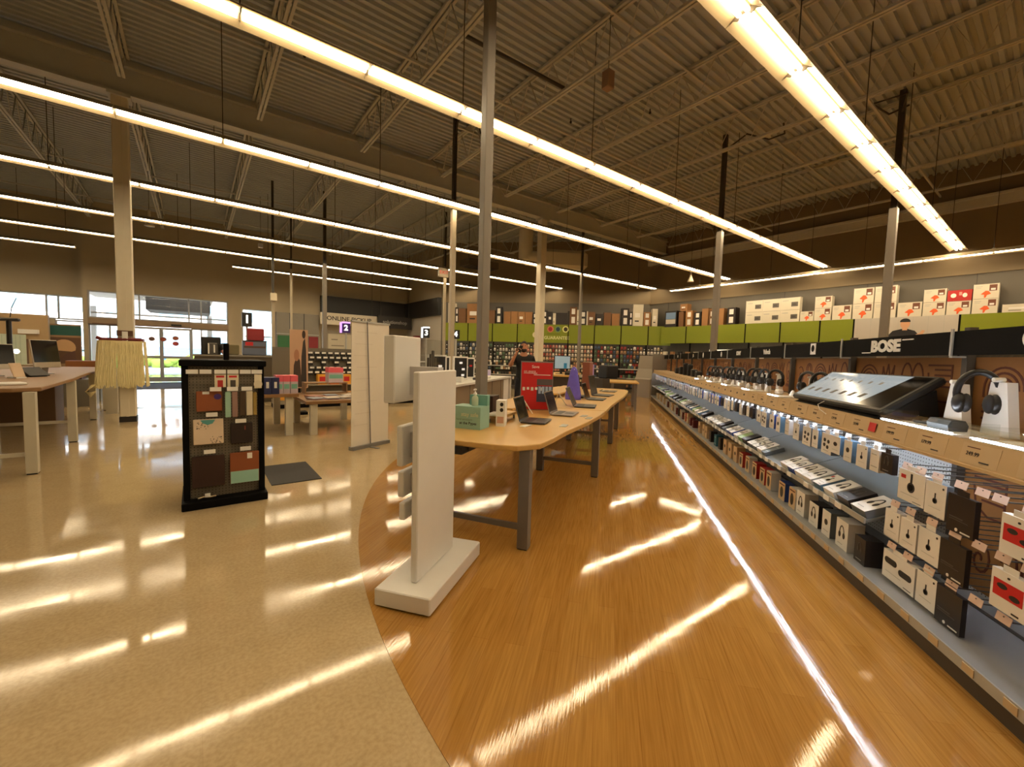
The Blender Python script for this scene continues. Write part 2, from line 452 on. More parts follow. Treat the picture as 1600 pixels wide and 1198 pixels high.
for a, b in ((-2.0, -1.06), (-1.06, -.12)):
    d.box(a, a + .06, YP - .03, YP + .02, .04, 2.18, ALU); d.box(b - .06, b, YP - .03, YP + .02, .04, 2.18, ALU)
    d.box(a + .06, b - .06, YP - .03, YP + .02, 2.1, 2.18, ALU); d.box(a + .06, b - .06, YP - .03, YP + .02, .04, .22, ALU); d.box(a + .06, b - .06, YP - .03, YP + .02, .96, 1.06, ALU)
do = S(d.build('door_1'))
g = MB(); g.box(-1.95, -.17, YP - .006, YP, .1, 2.14, GLASS); g.build('door_pane', do)
g = MB()
for i, (x, z, c) in enumerate(((-1.0, 1.72, (150, 70, 50)), (-.62, 1.78, (170, 90, 60)), (-.62, 1.56, (190, 70, 60)), (-1.35, 1.72, (120, 90, 80)))):
    g.disc(x, z, .1, .085, YP - .035, M('sticker%d' % i, c, .5), .002)
g.build('door_sticker', do)
t = MB(); t.box(-1.75, -.2, YP - 3.3, YP - .05, .001, .012, M('entrance_mat', (60, 54, 50), .9)); tag(t.build('entrance_mat'), 'dark grey entrance mat lying in front of the sliding glass doors', 'mat')

# black band over the service area
BAND = M('black_fascia_band', (22, 18, 16), .5)
t = MB(); t.box(4.85, 9.3, YN - .2, YN - .005, 3.3, 4.1, BAND); S(t.build('trim_11'))
t = MB(); t.box(9.1, 9.295, 18.0, YN - .2, 3.3, 4.1, BAND); S(t.build('trim_12'))

# --- girders, columns, joists
YG = 10.65
def girder(name, y, x0, x1, label):
    g = MB()
    g.box(x0, x1, y - .11, y + .11, 5.92, 5.95, STEEL); g.box(x0, x1, y - .11, y + .11, 6.42, 6.45, STEEL); g.box(x0, x1, y - .012, y + .012, 5.95, 6.42, STEEL)
    g.box(x0, x1, y - .05, y - .02, 6.45, 6.56, STEEL)
    o = g.build(name); o['kind'] = 'structure'; tag(o, label, 'beam'); return o
girder('ceiling_girder', YG, XL, XW, 'cream steel girder carried on the two cream columns across the store')
def joist(x, y0, y1, label):
    j = MB(); r = .012
    j.box(x - .055, x - .012, y0, y1, ZC - .055, ZC - .005, STEEL); j.box(x + .012, x + .055, y0, y1, ZC - .055, ZC - .005, STEEL)
    a, b = y0 + .7, y1 - .7
    j.box(x - .05, x - .01, a, b, 5.92, 5.96, STEEL); j.box(x + .01, x + .05, a, b, 5.92, 5.96, STEEL)
    k = int((b - a) / .62); st = (b - a) / k
    pts = []
    for i in range(k + 1):
        pts.append((x, a + i * st, 5.94))
        if i < k: pts.append((x, a + (i + .5) * st, ZC - .03))
    pts = [(x, y0 + .1, ZC - .04)] + pts + [(x, y1 - .1, ZC - .04)]
    j.tube(pts, r, STEEL, 5)
    o = j.build('ceiling_joist'); o['kind'] = 'structure'
    tag(o, label, 'joist', 'open web roof joists'); return o
jx = [-6.9 + 2.0 * i - .02 for i in range(12)]
for i, x in enumerate(jx):
    if x < -3: continue
    joist(x, -5.9, YG - .02, 'cream open-web roof joist on the near side of the girder, %s from the left' % ORD[i - 2])
    if x < 9.5:
        joist(x, YG + .02, YN - .1, 'cream open-web roof joist beyond the girder, %s from the left' % ORD[i - 2])
    elif x < 14:
        joist(x, YG + .02, 26.9 - x, 'short cream open-web roof joist beyond the girder by the slanted wall, %s of two' % ORD[i - 8])
for i, (y, z) in enumerate(((2.4, 5.97), (6.5, 5.97), (4.4, 6.5), (8.6, 6.5), (15.2, 5.97), (18.6, 5.97))):
    b = MB(); b.box(-8.9, 15.9 if y < 11 else 26.6 - y, y - .018, y + .018, z, z + .036, STEEL)
    o = b.build('ceiling_bridging'); o['kind'] = 'structure'; tag(o, 'long cream bridging angle tying the roof joists, %s from the near end' % ORD[[0, 2, 1, 3, 4, 5][i]], 'bridging', 'bridging angles')
# small bolts / clips hanging from the deck
def column(x, y, label):
    r = T('column', label, 'column', (x, y, 0))
    c = MB(); c.bbox(-.115, .115, -.115, .115, .1, 5.92, CREAM, .012); c.box(-.02, .02, -.125, -.115, .1, 5.8, CREAM); c.build('shaft', r)
    b = MB(); b.box(-.122, .122, -.122, .122, 0, .1, BASEB); b.build('base_trim', r)
    p = MB(); p.box(-.16, .16, -.16, .16, 5.86, 5.92, STEEL); p.build('cap_plate', r)
    return r
column(-1.02, YG, 'cream square column hung with a pale string fringe near the entrance')
column(9.1, YG, 'cream square column standing behind the person in black')

# --- fluorescent fixtures
LAMP = M('fluorescent_lamp', (255, 246, 232), .4, emit=LAMP_E, noise=0, ecol=LAMP_C)
REFL = M('white_reflector', (226, 218, 196), .4, noise=.02); WING = M('tan_reflector_wing', (158, 142, 112), .45, noise=.03)  # wing tan kept low so the reflector does not clip beside the lamps
ZL = 4.55; FP = 2.38
def make_fixture():
    r = T('strip_light', 'x', 'light', (0, 0, ZL))
    h = MB(); l = FP / 2
    h.xprism([(-.05, .0), (.05, .0), (.06, .02), (.04, .04), (-.04, .04), (-.06, .02)], -l + .003, l - .003, WING); h.build('housing', r)
    w = MB()
    for s in (-1, 1):
        p = [(s * .058, .012), (s * .165, -.06), (s * .168, -.055), (s * .063, .02)]
        if s < 0: p = p[::-1]
        w.xprism(p, -l + .003, l - .003, WING)
    for e in (-l + .004, -.006, .006, l - .004):
        w.add([(e, -.15, -.055), (e, -.055, .012), (e, .055, .012), (e, .15, -.055), (e, .1, -.035), (e, .06, -.06), (e, .02, -.02), (e, -.02, -.02), (e, -.06, -.06), (e, -.1, -.035)],
              [(0, 1, 9), (1, 8, 9), (1, 7, 8), (1, 2, 7), (2, 6, 7), (2, 5, 6), (2, 4, 5), (2, 3, 4)], M('lampholder_plate', (70, 60, 46), .6))
    w.build('reflector', r)
    for x in (-l / 2, l / 2):
        for y in (-.038, .038):
            t = MB(); t.cyl((x - l / 2 + .02, y, -.028), (x + l / 2 - .02, y, -.028), .021, LAMP, n=8); t.build('lamp', r)
    t = MB(); t.cyl((0, 0, .04), (0, 0, ZC - ZL), .006, STEELD, n=6); t.box(-.03, .03, -.02, .02, .038, .05, STEEL); t.build('hanger_rod', r)
    return r
fx0 = make_fixture(); used = False
rows = [(1.96, 15.85, 8, 'row over the audio shelves'), (4.86, 15.85, 7, 'row crossing the tall grey pole'),
        (7.86, 15.85, 8, 'row just above the string-hung column'), (10.98, 15.85, 8, 'first row behind the string-hung column'),
        (13.85, 13.05, 8, 'second row behind the string-hung column'), (16.55, 10.35, 7, 'third row behind the string-hung column'),
        (19.2, 8.3, 3, 'short row near the black fascia band'), (19.3, -3.0, 2, 'short far left row'), (-.98, 15.85, 7, 'unseen row added over the back of the audio shelves'), (-3.92, 15.85, 8, 'unseen row added along the near back wall')]  # last two rows are unseen, added for light from the camera side
for y, xe, n, where in rows:
    for k in range(n):
        f = fx0 if not used else dup(fx0)
        used = True
        f.location = (xe - FP / 2 - k * FP, y, ZL)
        f['label'] = 'white strip light, %s from the right end, %s' % (ORD[k], where)
        f['group'] = 'strip lights'
# row along the east wall (fixtures turned along y)
for k in range(4):
    f = dup(fx0, (14.85, 9.6 - FP / 2 - k * FP, 4.2), PI / 2, 'white strip light, %s from the far end of the row along the right wall' % ORD[k], 'strip lights')
    for ch in f.children:
        if ch.name.startswith('hanger_rod'): ch.scale = (1, 1, (ZC - 4.2) / (ZC - ZL))

# corner spot lamp washing the end wall
r = T('spot_lamp', 'small spot lamp washing the end wall above the black fascia corner', 'light', (8.55, 20.3, 5.3))
m = MB(); m.cyl((0, 0, 0), (0, 0, ZC - 5.3), .008, STEELD, n=6); m.lathe([(.03, .05), (.06, .0), (.07, -.12), (.062, -.12), (.05, 0)], CREAM, 14); m.build('shade', r)
sl = bpy.data.lights.new('spot', 'SPOT'); sl.energy = 90; sl.spot_size = math.radians(50); sl.spot_blend = .5; sl.color = (1, .84, .58); sl.shadow_soft_size = .05
so_ = bpy.data.objects.new('spot', sl); COL.objects.link(so_); so_.parent = r; so_.location = (0, 0, -.14); so_.rotation_euler = (0, math.radians(22), 0)
# --- things hanging from the roof
def tele_pole(x, y, z0, z1, w, zsplit, mt, mb, label, base=True):
    r = T('power_pole', label, 'pole', (x, y, z0))
    p = MB()
    p.bbox(-w / 2, w / 2, -w / 2, w / 2, 0, zsplit - z0, mb, .006); p.build('lower_tube', r)
    if zsplit < z1:
        q = MB(); q.box(-w * .36, w * .36, -w * .36, w * .36, zsplit - z0, z1 - z0, mt); q.build('shaded_upper_conduit', r)  # narrower conduit, coloured dark to hold the shade above the lamps
    if base:
        b = MB(); b.box(-w * .8, w * .8, -w * .8, w * .8, 0, .03, DKGREY); b.build('base_plate', r)
    return r
PGREY = M('pole_grey', (126, 118, 108), .45, noise=.04); PWARM = M('pole_warm_grey', (172, 160, 138), .45, noise=.04)
# ================================================================== AUDIO GONDOLA (right)
G0 = (2.471, .010); gd = (.7651, .6440); gn = (.6440, -.7651); GR = math.radians(220.09)
def GW(t, s, z=0): return (G0[0] + gd[0] * t + gn[0] * s, G0[1] + gd[1] * t + gn[1] * s, z)
LED = M('led_strip', (235, 244, 255), .4, emit=LED_E, noise=0, ecol=(236, 244, 255))
SHELFG = M('shelf_grey', (112, 117, 118), .35, .1, noise=.04)
DECKG = M('base_deck_grey', (150, 154, 158), .4, .1, noise=.05)
KICK = M('kick_brown_grey', (70, 62, 54), .5)
PEGL = tex_peg('light_pegboard', (206, 212, 216), (60, 66, 72))
PEGD = tex_peg('grey_pegboard', (118, 114, 106), (40, 38, 36))
RAILW = M('rail_maple', (192, 165, 125), .45, noise=.05)
TAGK = M('kraft_tag', (198, 173, 136), .55, noise=.02)
TAGP = M('pale_tag', (216, 190, 176), .5, noise=.02)
CLEAR = tex_glass('clear_acrylic', (.95, .97, .97), .2)
ACB = M('acrylic_edge', (210, 214, 214), .2)

def arcpts(cx, cz, r, a0, a1, n=14, rz=None):
    rz = rz or r
    return [(cx + r * math.cos(math.radians(a0 + (a1 - a0) * i / n)), cz + rz * math.sin(math.radians(a0 + (a1 - a0) * i / n))) for i in range(n + 1)]
def squiggles(mb, w, z0, z1, y, seed):
    """abstract brown line drawing: arches, crowns, combs, loops"""
    rnd = random.Random(seed); h = z1 - z0; lw = .0125
    x = -w / 2 + .07
    R = lambda p: mb.ribbon(p, lw, y, KINK)
    kinds = ['arch', 'crown', 'loops', 'comb', 'spiral', 'hook']
    off = rnd.randrange(6); i = 0
    while x < w / 2 - .12:
        k = kinds[(i + off) % 6]; i += 1
        if k == 'arch':
            for q in (.12, .09, .06): R(arcpts(x + .12, z0 + h * .55, q, 0, 180) + [(x + .12 - q, z0 + h * (.3 + q))])
            for q in (.08, .18, .28): R([(x, z0 + h * q), (x + .2, z0 + h * q)])
            x += .28
        elif k == 'crown':
            R([(x, z0 + h * .3), (x + .02, z0 + h * .85), (x + .05, z0 + h * .6), (x + .08, z0 + h * .9), (x + .11, z0 + h * .6), (x + .15, z0 + h * .88), (x + .13, z0 + h * .3)])
            R(arcpts(x + .075, z0 + h * .35, .05, 0, 180)); R([(x, z0 + h * .12 + (.03 if j % 2 else 0)) if False else (x + .02 * j, z0 + h * (.1 + .08 * (j % 2))) for j in range(9)])
            x += .23
        elif k == 'loops':
            for j in range(2): R(arcpts(x + .06 + .11 * j, z0 + h * .6, .055, 0, 360, 18, .12)); R(arcpts(x + .06 + .11 * j, z0 + h * .5, .022, 0, 360, 12, .05))
            R([(x + .02 * j, z0 + h * (.12 + .1 * (j % 2))) for j in range(12)]); x += .27
        elif k == 'comb':
            R([(x, z0 + h * .9), (x + .2, z0 + h * .9), (x + .2, z0 + h * .45)])
            for j in range(4): R([(x + .06, z0 + h * (.82 - .1 * j)), (x + .19, z0 + h * (.82 - .1 * j))])
            R([(x, z0 + h * .75), (x + .02, z0 + h * .4), (x + .1, z0 + h * .25), (x + .2, z0 + h * .25)]); x += .26
        elif k == 'spiral':
            R([(x + .08 + (.008 + .0042 * j) * math.cos(j * .5), z0 + h * .5 + (.008 + .0042 * j) * 1.4 * math.sin(j * .5)) for j in range(18)]); x += .2
        else:
            R(arcpts(x + .07, z0 + h * .72, .06, 0, 200)); R([(x + .13, z0 + h * .72), (x + .13, z0 + h * .2)]); R(arcpts(x + .07, z0 + h * .2, .06, 180, 360))
            R(arcpts(x + .07, z0 + h * .68, .03, 0, 360, 12, .06)); x += .19

PRICES = ['199.99', '179.99', '249.99', '329.99', '149.99', '99.99', '129.99', '59.99', '79.99', '299.99', '89.99', '39.99']
TAGS = {}
def tags(par, mt, w, h, d, loc):
    if mt.name not in TAGS:
        m = MB(); m.box(-w / 2, w / 2, -d / 2, d / 2, -h / 2, h / 2, mt); o = TAGS[mt.name] = m.build('shelf_tag', par, loc=loc)
    else: o = dup(TAGS[mt.name], loc, parent=par)
    return o
def bay(k, label, header):
    t = 1.14 + 1.22 * (k - .5); r = T('shelving_bay', label, 'shelf unit', GW(t, 0), GR, 'audio shelving bays')
    h = .61
    b = MB(); b.box(-h, h, .02, .56, 0, .10, KICK); b.build('kick_plate', r)
    b = MB(); b.box(-h, h, -.005, .56, .10, .135, DECKG)
    b.xprism([(-.012, .10), (-.005, .10), (-.005, .15), (-.012, .15)], -h, h, LTGREY)
    b.box(-h, h, .40, .42, .135, .142, DKGREY)
    d = b.build('base_deck', r)
    for q in range(6): tags(d, TAGK, .06, .034, .0035, (-.52 + q * .2, -.0145, .125))
    p = MB(); p.box(-h, h, .535, .555, .135, 1.05, PEGL if k < 4 else PEGD); p.build('pegboard_panel', r)
    g = MB(); g.box(-h + .01, h - .01, .515, .53, 1.10, 1.495, KRAFT); squiggles(g, 1.18, 1.12, 1.48, .515, 31 + k % 12); g.build('graphic_panel', r)
    if k <= 0:
        g = MB(); g.box(-h + .01, h - .01, .515, .53, .17, .86, KRAFT); squiggles(g, 1.18, .2, .5, .515, 5); squiggles(g, 1.18, .52, .84, .515, 9); g.build('lower_graphic_panel', r)
    c = MB(); c.box(-h, h, .07, .53, 1.055, 1.085, RAILW); c.build('counter_top', r)
    c = MB(); c.xprism([(.05, .985), (.058, .98), (.078, 1.09), (.07, 1.095)], -h, h, RAILW); c.box(-h, h, .03, .075, .972, .985, RAILW)
    rail = c.build('price_rail', r)
    TT = lambda z: .0535 + (z - .985) * .17
    nt = 4
    for q in range(nt):
        x0 = -h + .06 + q * .29
        e = MB(); zz0, zz1 = .992, 1.082
        e.add([(x0, TT(zz0) - .004, zz0), (x0 + .2, TT(zz0) - .004, zz0), (x0 + .2, TT(zz1) - .004, zz1), (x0, TT(zz1) - .004, zz1),
               (x0, TT(zz0) - .001, zz0), (x0 + .2, TT(zz0) - .001, zz0), (x0 + .2, TT(zz1) - .001, zz1), (x0, TT(zz1) - .001, zz1)],
              [(0, 1, 2, 3), (4, 7, 6, 5), (0, 4, 5, 1), (1, 5, 6, 2), (2, 6, 7, 3), (3, 7, 4, 0)], TAGK)
        if k <= 2:
            pr = '179.99' if (k == 0 and q == 1) else '199.99' if (k == 0 and q == 0) else PRICES[(k * 4 + q) % 12]
            X = Matrix.Translation((0, TT(1.04) - .006, 1.04)) @ Matrix.Rotation(math.radians(-10), 4, 'X')
            e.text(pr, .026, x0 + .03, 0, -.004, INK, 'LEFT', .001, X)
            e.rect(x0 + .03, x0 + .1, .024, .028, 0, KINK, .0008, X); e.rect(x0 + .11, x0 + .16, -.036, -.03, 0, INK, .0008, X)
        else:
            X = Matrix.Translation((0, TT(1.04) - .006, 1.04)) @ Matrix.Rotation(math.radians(-10), 4, 'X')
            e.rect(x0 + .06, x0 + .11, -.012, .01, 0, INK, .0008, X)
        e.build('price_tag', rail)
    if k == 1:
        e = MB(); X = Matrix.Translation((0, TT(1.04) - .007, 1.045)) @ Matrix.Rotation(math.radians(-10), 4, 'X')
        e.rect(.53, .6, -.03, .025, 0, REDP, .002, X); e.build('red_tag', rail)['label'] = 'small red square tag on the rail'
    s = MB(); s.box(-h, h, .405, .43, 1.505, 1.645, BLACKM)
    hd = s.build('header_sign', r)
    if header: 
        l = MB(); header(l); l.build('header_lettering', hd)
    u = MB(); u.box(h - .02, h + .02, .47, .512, .135, 1.67, DKGREY); u.build('upright', r)
    u = MB(); u.box(h - .012, h + .012, .40, .47, 1.49, 1.50, LTGREY); u.box(h - .008, h + .008, .395, .404, 1.50, 1.66, LTGREY); u.build('header_bracket', r)
    l = MB(); l.box(-h + .005, h - .005, .097, .104, .990, 1.0, LED); l.build('led_strip', r)
    l = MB(); l.box(-h + .01, h - .01, .08, .12, 1.001, 1.03, LTGREY); l.build('led_channel', r)
    if k >= 1:
        f = MB(); z0, z1 = (.45, .63) if k < 9 else (.5, .56)
        f.xprism([(.04, z0), (.50, z1), (.50, z1 - .014), (.04, z0 - .014)], -h + .004, h - .004, SHELFG)
        f.xprism([(.03, z0 - .02), (.04, z0 - .02), (.04, z0 + .016), (.03, z0 + .016)], -h + .004, h - .004, LTGREY)
        sh = f.build('slanted_shelf', r)
        for q in range(7):
            if (q * 7 + k * 3) % 5: tags(sh, WHITE2, .08, .036, .005, (-.52 + q * .165, .0265, z0 - .004))
    return r
def hd_b(l):
    l.disc(-.12, 1.583, .052, .052, .4045, WHITE2, .004, 28)
    l.plate(arcpts(-.115, 1.572, .026, 0, 360, 20), .4, BLACKM, .002); l.rect(-.141, -.131, 1.572, 1.622, .4, BLACKM, .002)
    l.plate(arcpts(-.115, 1.572, .013, 0, 360, 16), .397, WHITE2, .002)
def hd_bose(l):
    l.text('BOSE', .115, -.02, .404, 1.575, WHITE2, depth=.006, sx=1.25, bold=.006)
    l.rect(-.3, -.19, 1.528, 1.536, .404, WHITE2, .004); l.rect(.17, .28, 1.612, 1.62, .404, WHITE2, .004)
def hd_badge(l):
    l.rect(0.02, .13, 1.53, 1.64, .404, WHITE2, .003); l.disc(.075, 1.59, .03, .034, .4, BLACKM, .002, 16)
def hd_word(s, sz=.085):
    def f(l): l.text(s, sz, 0.02, .404, 1.577, WHITE2, depth=.005, bold=.003)
    return f
def hd_blob(x, w, hh):
    def f(l): l.disc(x, 1.577, w, hh, .404, WHITE2, .003, 12)
    return f
headers = [(-1, None, 'audio shelving bay at the right edge, nearer than the b badge bay'), (0, hd_b, 'nearest audio shelving bay, black header with a round b badge'),
           (1, hd_bose, 'audio shelving bay under the black header lettered BOSE'),
           (2, hd_badge, 'audio shelving bay whose black header bears one pale upright badge'),
           (3, hd_word('Vidvoh'), 'audio shelving bay under the blurred pale wordmark, next beyond the badge header'),
           (4, hd_word('SONY'), 'audio shelving bay under the pale four letter header SONY'),
           (5, hd_blob(.2, .045, .05), 'audio shelving bay just beyond the SONY header'),
           (6, hd_blob(-.1, .05, .055), 'audio shelving bay with a pale round header badge behind the thin grey pole'),
           (7, hd_word('JBL', .09), 'eighth audio shelving bay from the near end of the aisle'),
           (8, None, 'ninth audio shelving bay from the near end with dark goods on its counter'),
           (9, hd_blob(.1, .06, .04), 'tenth audio shelving bay from the near end of the aisle'),
           (10, None, 'eleventh audio shelving bay from the near end of the aisle'),
           (11, None, 'farthest audio shelving bay, at the end of the aisle')]
BAYX = {}
for k, hf, lb in headers: BAYX[k] = bay(k, lb, hf)
tl = 1.14 + 1.22 * 11
# end panel of the run and the angled end cap
e = MB(); e.box(-.66, -.612, 0, .58, 0, 1.66, M('end_panel_taupe', (112, 104, 94), .6)); tag(e.build('end_panel', loc=GW(tl - .61, 0), rz=GR), 'tall taupe end panel closing the far end of the audio shelves', 'panel')
e = MB(); e.xprism([(0, 0), (.55, 0), (.55, 1.62), (.42, 1.62), (.30, 1.1), (.1, .75), (0, .7)], -.32, .32, M('display_taupe', (140, 130, 116), .55))
tag(e.build('floor_display', loc=GW(tl + .5, -.30), rz=GR + 1.1), 'plain taupe floor display with a sloping front at the aisle end', 'display')

# ---- products -------------------------------------------------------------
def headphone_art(mb, cx, cz, r, y, ink=INK):
    p = arcpts(cx, cz, r * .55, 0, 180, 12, r * 1.15); w = r * .16
    mb.ribbon(p, w, y, ink, .0015)
    mb.disc(cx - r * .52, cz - r * .1, r * .26, r * .42, y, ink, .002, 14); mb.disc(cx + r * .52, cz - r * .1, r * .26, r * .42, y, ink, .002, 14)
def side_hp_art(mb, cx, cz, r, y, ink=INK):
    mb.rect(cx - r * .16, cx + r * .16, cz, cz + r * 1.7, y, ink, .0015); mb.disc(cx, cz, r * .62, r * .62, y, ink, .002, 18)
    mb.disc(cx, cz, r * .4, r * .4, y - .002, BLACKM, .001, 18)
SIDEB = M('box_side_blue', (92, 124, 150), .5); SIDEG = M('box_side_grey', (104, 112, 120), .5); NAVY = M('box_navy', (30, 60, 140), .45)
BOXB = M('box_black', (34, 26, 24), .4, noise=.06); TEALB = M('box_teal', (44, 104, 122), .5); REDB = M('box_red', (176, 40, 36), .5); TAN = M('box_tan', (206, 178, 140), .55)
GRN = M('box_green', (150, 178, 120), .5); ORG = M('box_orange', (222, 120, 50), .5); DKR = M('box_maroon', (92, 26, 30), .5)
def carton(name, w, h, d, face, side, art=None, tab=False):
    """retail carton, front at y=0, base at z=0"""
    m = MB(); e = .0012
    m.box(-w / 2, w / 2, .002, d, 0, h, side); m.box(-w / 2, w / 2, 0, .002, 0, h, face)
    if tab:
        m.box(-w * .22, w * .22, .004, .006, h, h + .028, face)
    if art: art(m, w, h)
    return m.build(name)
def a_side(m, w, h):
    side_hp_art(m, .0, h * .48, w * .22, 0); m.rect(-w * .38, w * .3, h * .22, h * .235, 0, LTGREY); m.rect(-w * .4, -w * .22, h * .72, h * .84, 0, REDP); m.rect(w * .1, w * .4, h * .06, h * .075, 0, INK)
def a_side2(m, w, h):
    side_hp_art(m, .0, h * .46, w * .17, 0); m.rect(-w * .3, w * .3, h * .24, h * .25, 0, LTGREY); m.disc(w * .36, h * .88, w * .04, w * .04, 0, INK)
def a_hp(m, w, h): headphone_art(m, 0, h * .5, w * .34, 0); m.rect(-w * .3, w * .1, h * .14, h * .16, 0, LTGREY)
def a_buds(m, w, h):
    for dx, dz in ((-.18, .66), (.2, .62), (-.2, .42), (.12, .34)): m.disc(w * dx, h * dz, w * .12, w * .1, 0, INK, .0015, 10)
    m.rect(-w * .3, w * .2, h * .14, h * .17, 0, LTGREY)
def a_pills(m, w, h):
    for dx, dz in ((-.24, .66), (.22, .5)):
        m.plate(arcpts(w * dx - .035, h * dz, .018, 90, 270, 8) + arcpts(w * dx + .035, h * dz, .018, -90, 90, 8), 0, INK, .002)
    m.rect(-w * .4, w * .1, h * .25, h * .26, 0, LTGREY); m.rect(w * .2, w * .42, h * .08, h * .1, 0, INK)
def a_dark(m, w, h):
    m.rect(-w * .4, w * .1, h * .38, h * .41, 0, DKGREY); m.rect(-w * .4, w * .3, h * .33, h * .345, 0, DKGREY); m.rect(w * .05, w * .4, h * .05, h * .085, 0, WHITE2); m.disc(-w * .1, h * .09, w * .05, w * .05, 0, WHITE2)
def a_dark2(m, w, h): headphone_art(m, 0, h * .55, w * .3, 0, DKGREY); m.rect(-w * .3, w * .2, h * .12, h * .14, 0, LTGREY)
def a_red(m, w, h):
    m.rect(-w * .42, w * .42, h * .34, h * .76, 0, REDP, .001)
    for dx, dz in ((-.16, .62), (.2, .46)): m.disc(w * dx, h * dz, w * .15, h * .07, -.001, INK, .001, 12)
    m.disc(0, h * .88, w * .04, w * .03, 0, INK); m.rect(w * .15, w * .35, h * .06, h * .1, 0, INK)
def a_pill1(m, w, h): m.disc(0, h * .55, w * .2, h * .12, 0, INK, .0015, 12); m.rect(-w * .3, w * .3, h * .2, h * .22, 0, LTGREY)
def a_blank(m, w, h): m.rect(-w * .35, w * .2, h * .75, h * .8, 0, LTGREY); m.rect(-w * .35, w * .35, h * .2, h * .24, 0, LTGREY)
def a_tan(m, w, h): m.disc(0, h * .45, w * .25, h * .3, 0, BOXB, .0015, 14); m.rect(-w * .4, w * .4, h * .84, h * .9, 0, KINK)

def put(o, t, s, z, label, cat, group=None, rx=0, ry=0, tw=0):
    o.location = GW(t, s, z); o.rotation_euler = (rx, ry, GR + tw)
    return tag(o, label, cat, group)

# nearest bay: three tiers of boxes hung on hooks  (left edge t0, right edge t1, z base, height, style, s)
HB = 'hanging headphone boxes'
W1 = carton('headphone_box', .21, .175, .03, WHITE2, WHITE2, a_side, True)
put(W1, .875, .10, .665, 'white carton with a red corner and black headphones, top tier left', 'box', HB)
W2 = carton('headphone_box', .14, .175, .03, WHITE2, SIDEG, a_side2, True)
put(W2, .695, .10, .655, 'narrow white carton between the red-cornered one and the black one, top tier', 'box', HB)
W3 = carton('headphone_box', .16, .185, .022, BOXB, BOXB, a_dark, True)
put(W3, .53, .10, .625, 'black carton hanging in the top tier of the nearest bay', 'box', HB)
W4 = carton('earbud_box', .16, .17, .03, WHITE2, WHITE2, a_red, True)
put(W4, .21, .08, .65, 'white pack with a red picture panel hanging in the top tier', 'box', 'red and white earbud packs')
x = dup(W4); put(x, .23, .08, .405, 'white pack with a red picture panel hanging in the lower tier', 'box', 'red and white earbud packs')
x = dup(W4); put(x, .0, .08, .405, 'white pack at the right frame edge beside the lower red picture pack', 'box', 'red and white earbud packs')
a = carton('headphone_box', .13, .165, .05, WHITE2, WHITE2, a_side2, True); put(a, 1.005, .10, .405, 'white headphone carton, leftmost in the middle tier of the nearest bay', 'box', HB)
a = dup(a); put(a, .865, .10, .40, 'white headphone carton, second from left in the middle tier', 'box', HB)
a = carton('headphone_box', .15, .17, .05, WHITE2, SIDEG, a_side2, True); put(a, .71, .10, .40, 'white headphone carton beside the black one in the middle tier', 'box', HB)
a = dup(W3); put(a, .555, .10, .385, 'black carton hanging in the middle tier of the nearest bay', 'box', HB)
a = carton('speaker_box', .27, .165, .05, WHITE2, WHITE2, a_pills, True); put(a, .92, .10, .16, 'wide white carton printed with two black pill speakers in the bottom tier', 'box', HB)
a = dup(W2); put(a, .70, .10, .16, 'white headphone carton next to the pill speaker carton, bottom tier', 'box', HB)
a = dup(W3); put(a, .55, .10, .145, 'black carton hanging in the bottom tier just above the deck', 'box', HB)
# hooks with tags in the nearest bay, and along the top of the next bays
def hook(parent, x, z, mt, ln=.42):
    m = MB(); m.cyl((x, .535, z), (x, .535 - ln, z + .005), .0035, DKGREY, n=6); m.cyl((x, .535, z + .022), (x, .535 - ln - .01, z + .027), .0025, DKGREY, n=6)
    m.box(x - .014, x + .014, .527, .536, z - .018, z + .03, LTGREY)
    o = m.build('peg_hook', parent)
    g = MB(); g.add([(x - .036, .535 - ln - .013, z + .0), (x + .036, .535 - ln - .013, z), (x + .036, .535 - ln - .005, z + .036), (x - .036, .535 - ln - .005, z + .036),
                     (x - .036, .535 - ln - .011, z - .001), (x + .036, .535 - ln - .011, z - .001), (x + .036, .535 - ln - .003, z + .035), (x - .036, .535 - ln - .003, z + .035)],
                    [(0, 1, 2, 3), (4, 7, 6, 5), (0, 4, 5, 1), (1, 5, 6, 2), (2, 6, 7, 3), (3, 7, 4, 0)], mt)
    g.build('hook_tag', o)
tc0 = 1.14 - .61
for z, ts in ((.845, (.93, .82, .70, .55, .43, .34, .2)), (.60, (1.0, .87, .71, .555, .42, .30, .18)), (.345, (1.0, .86, .70, .55, .41, .27, .13))):
    for t_ in ts: hook(BAYX[0], -(t_ - tc0), z, TAGP)
for k in (1, 2, 3):
    for q in range(7): hook(BAYX[k], -.52 + q * .17, .90, WHITE2, .40)
# upper hanging row, second to sixth bay
styles = [(.12, .15, .05, WHITE2, SIDEG, a_side2), (.13, .13, .06, WHITE2, SIDEB, a_pill1), (.09, .14, .04, WHITE2, WHITE2, a_blank), (.15, .16, .06, WHITE2, SIDEG, a_buds),
          (.10, .15, .05, WHITE2, SIDEB, a_pill1), (.11, .12, .03, BOXB, BOXB, a_dark2), (.10, .12, .03, WHITE2, SIDEG, a_blank), (.12, .14, .05, WHITE2, NAVY, a_pill1)]
protos = {}
def styled(i, arr, nm, tab=False):
    key = (nm, i)
    if key not in protos:
        w, h, d, f, s_, a_ = arr[i]
        protos[key] = carton(nm, w, h, d, f, s_, a_, tab); return protos[key]
    return dup(protos[key])
names = {0: 'white headphone carton', 1: 'white carton with a blue side', 2: 'narrow plain white pack', 3: 'white carton printed with earbuds', 4: 'slim white carton with blue side', 5: 'black carton', 6: 'small white pack', 7: 'white carton with a navy side'}
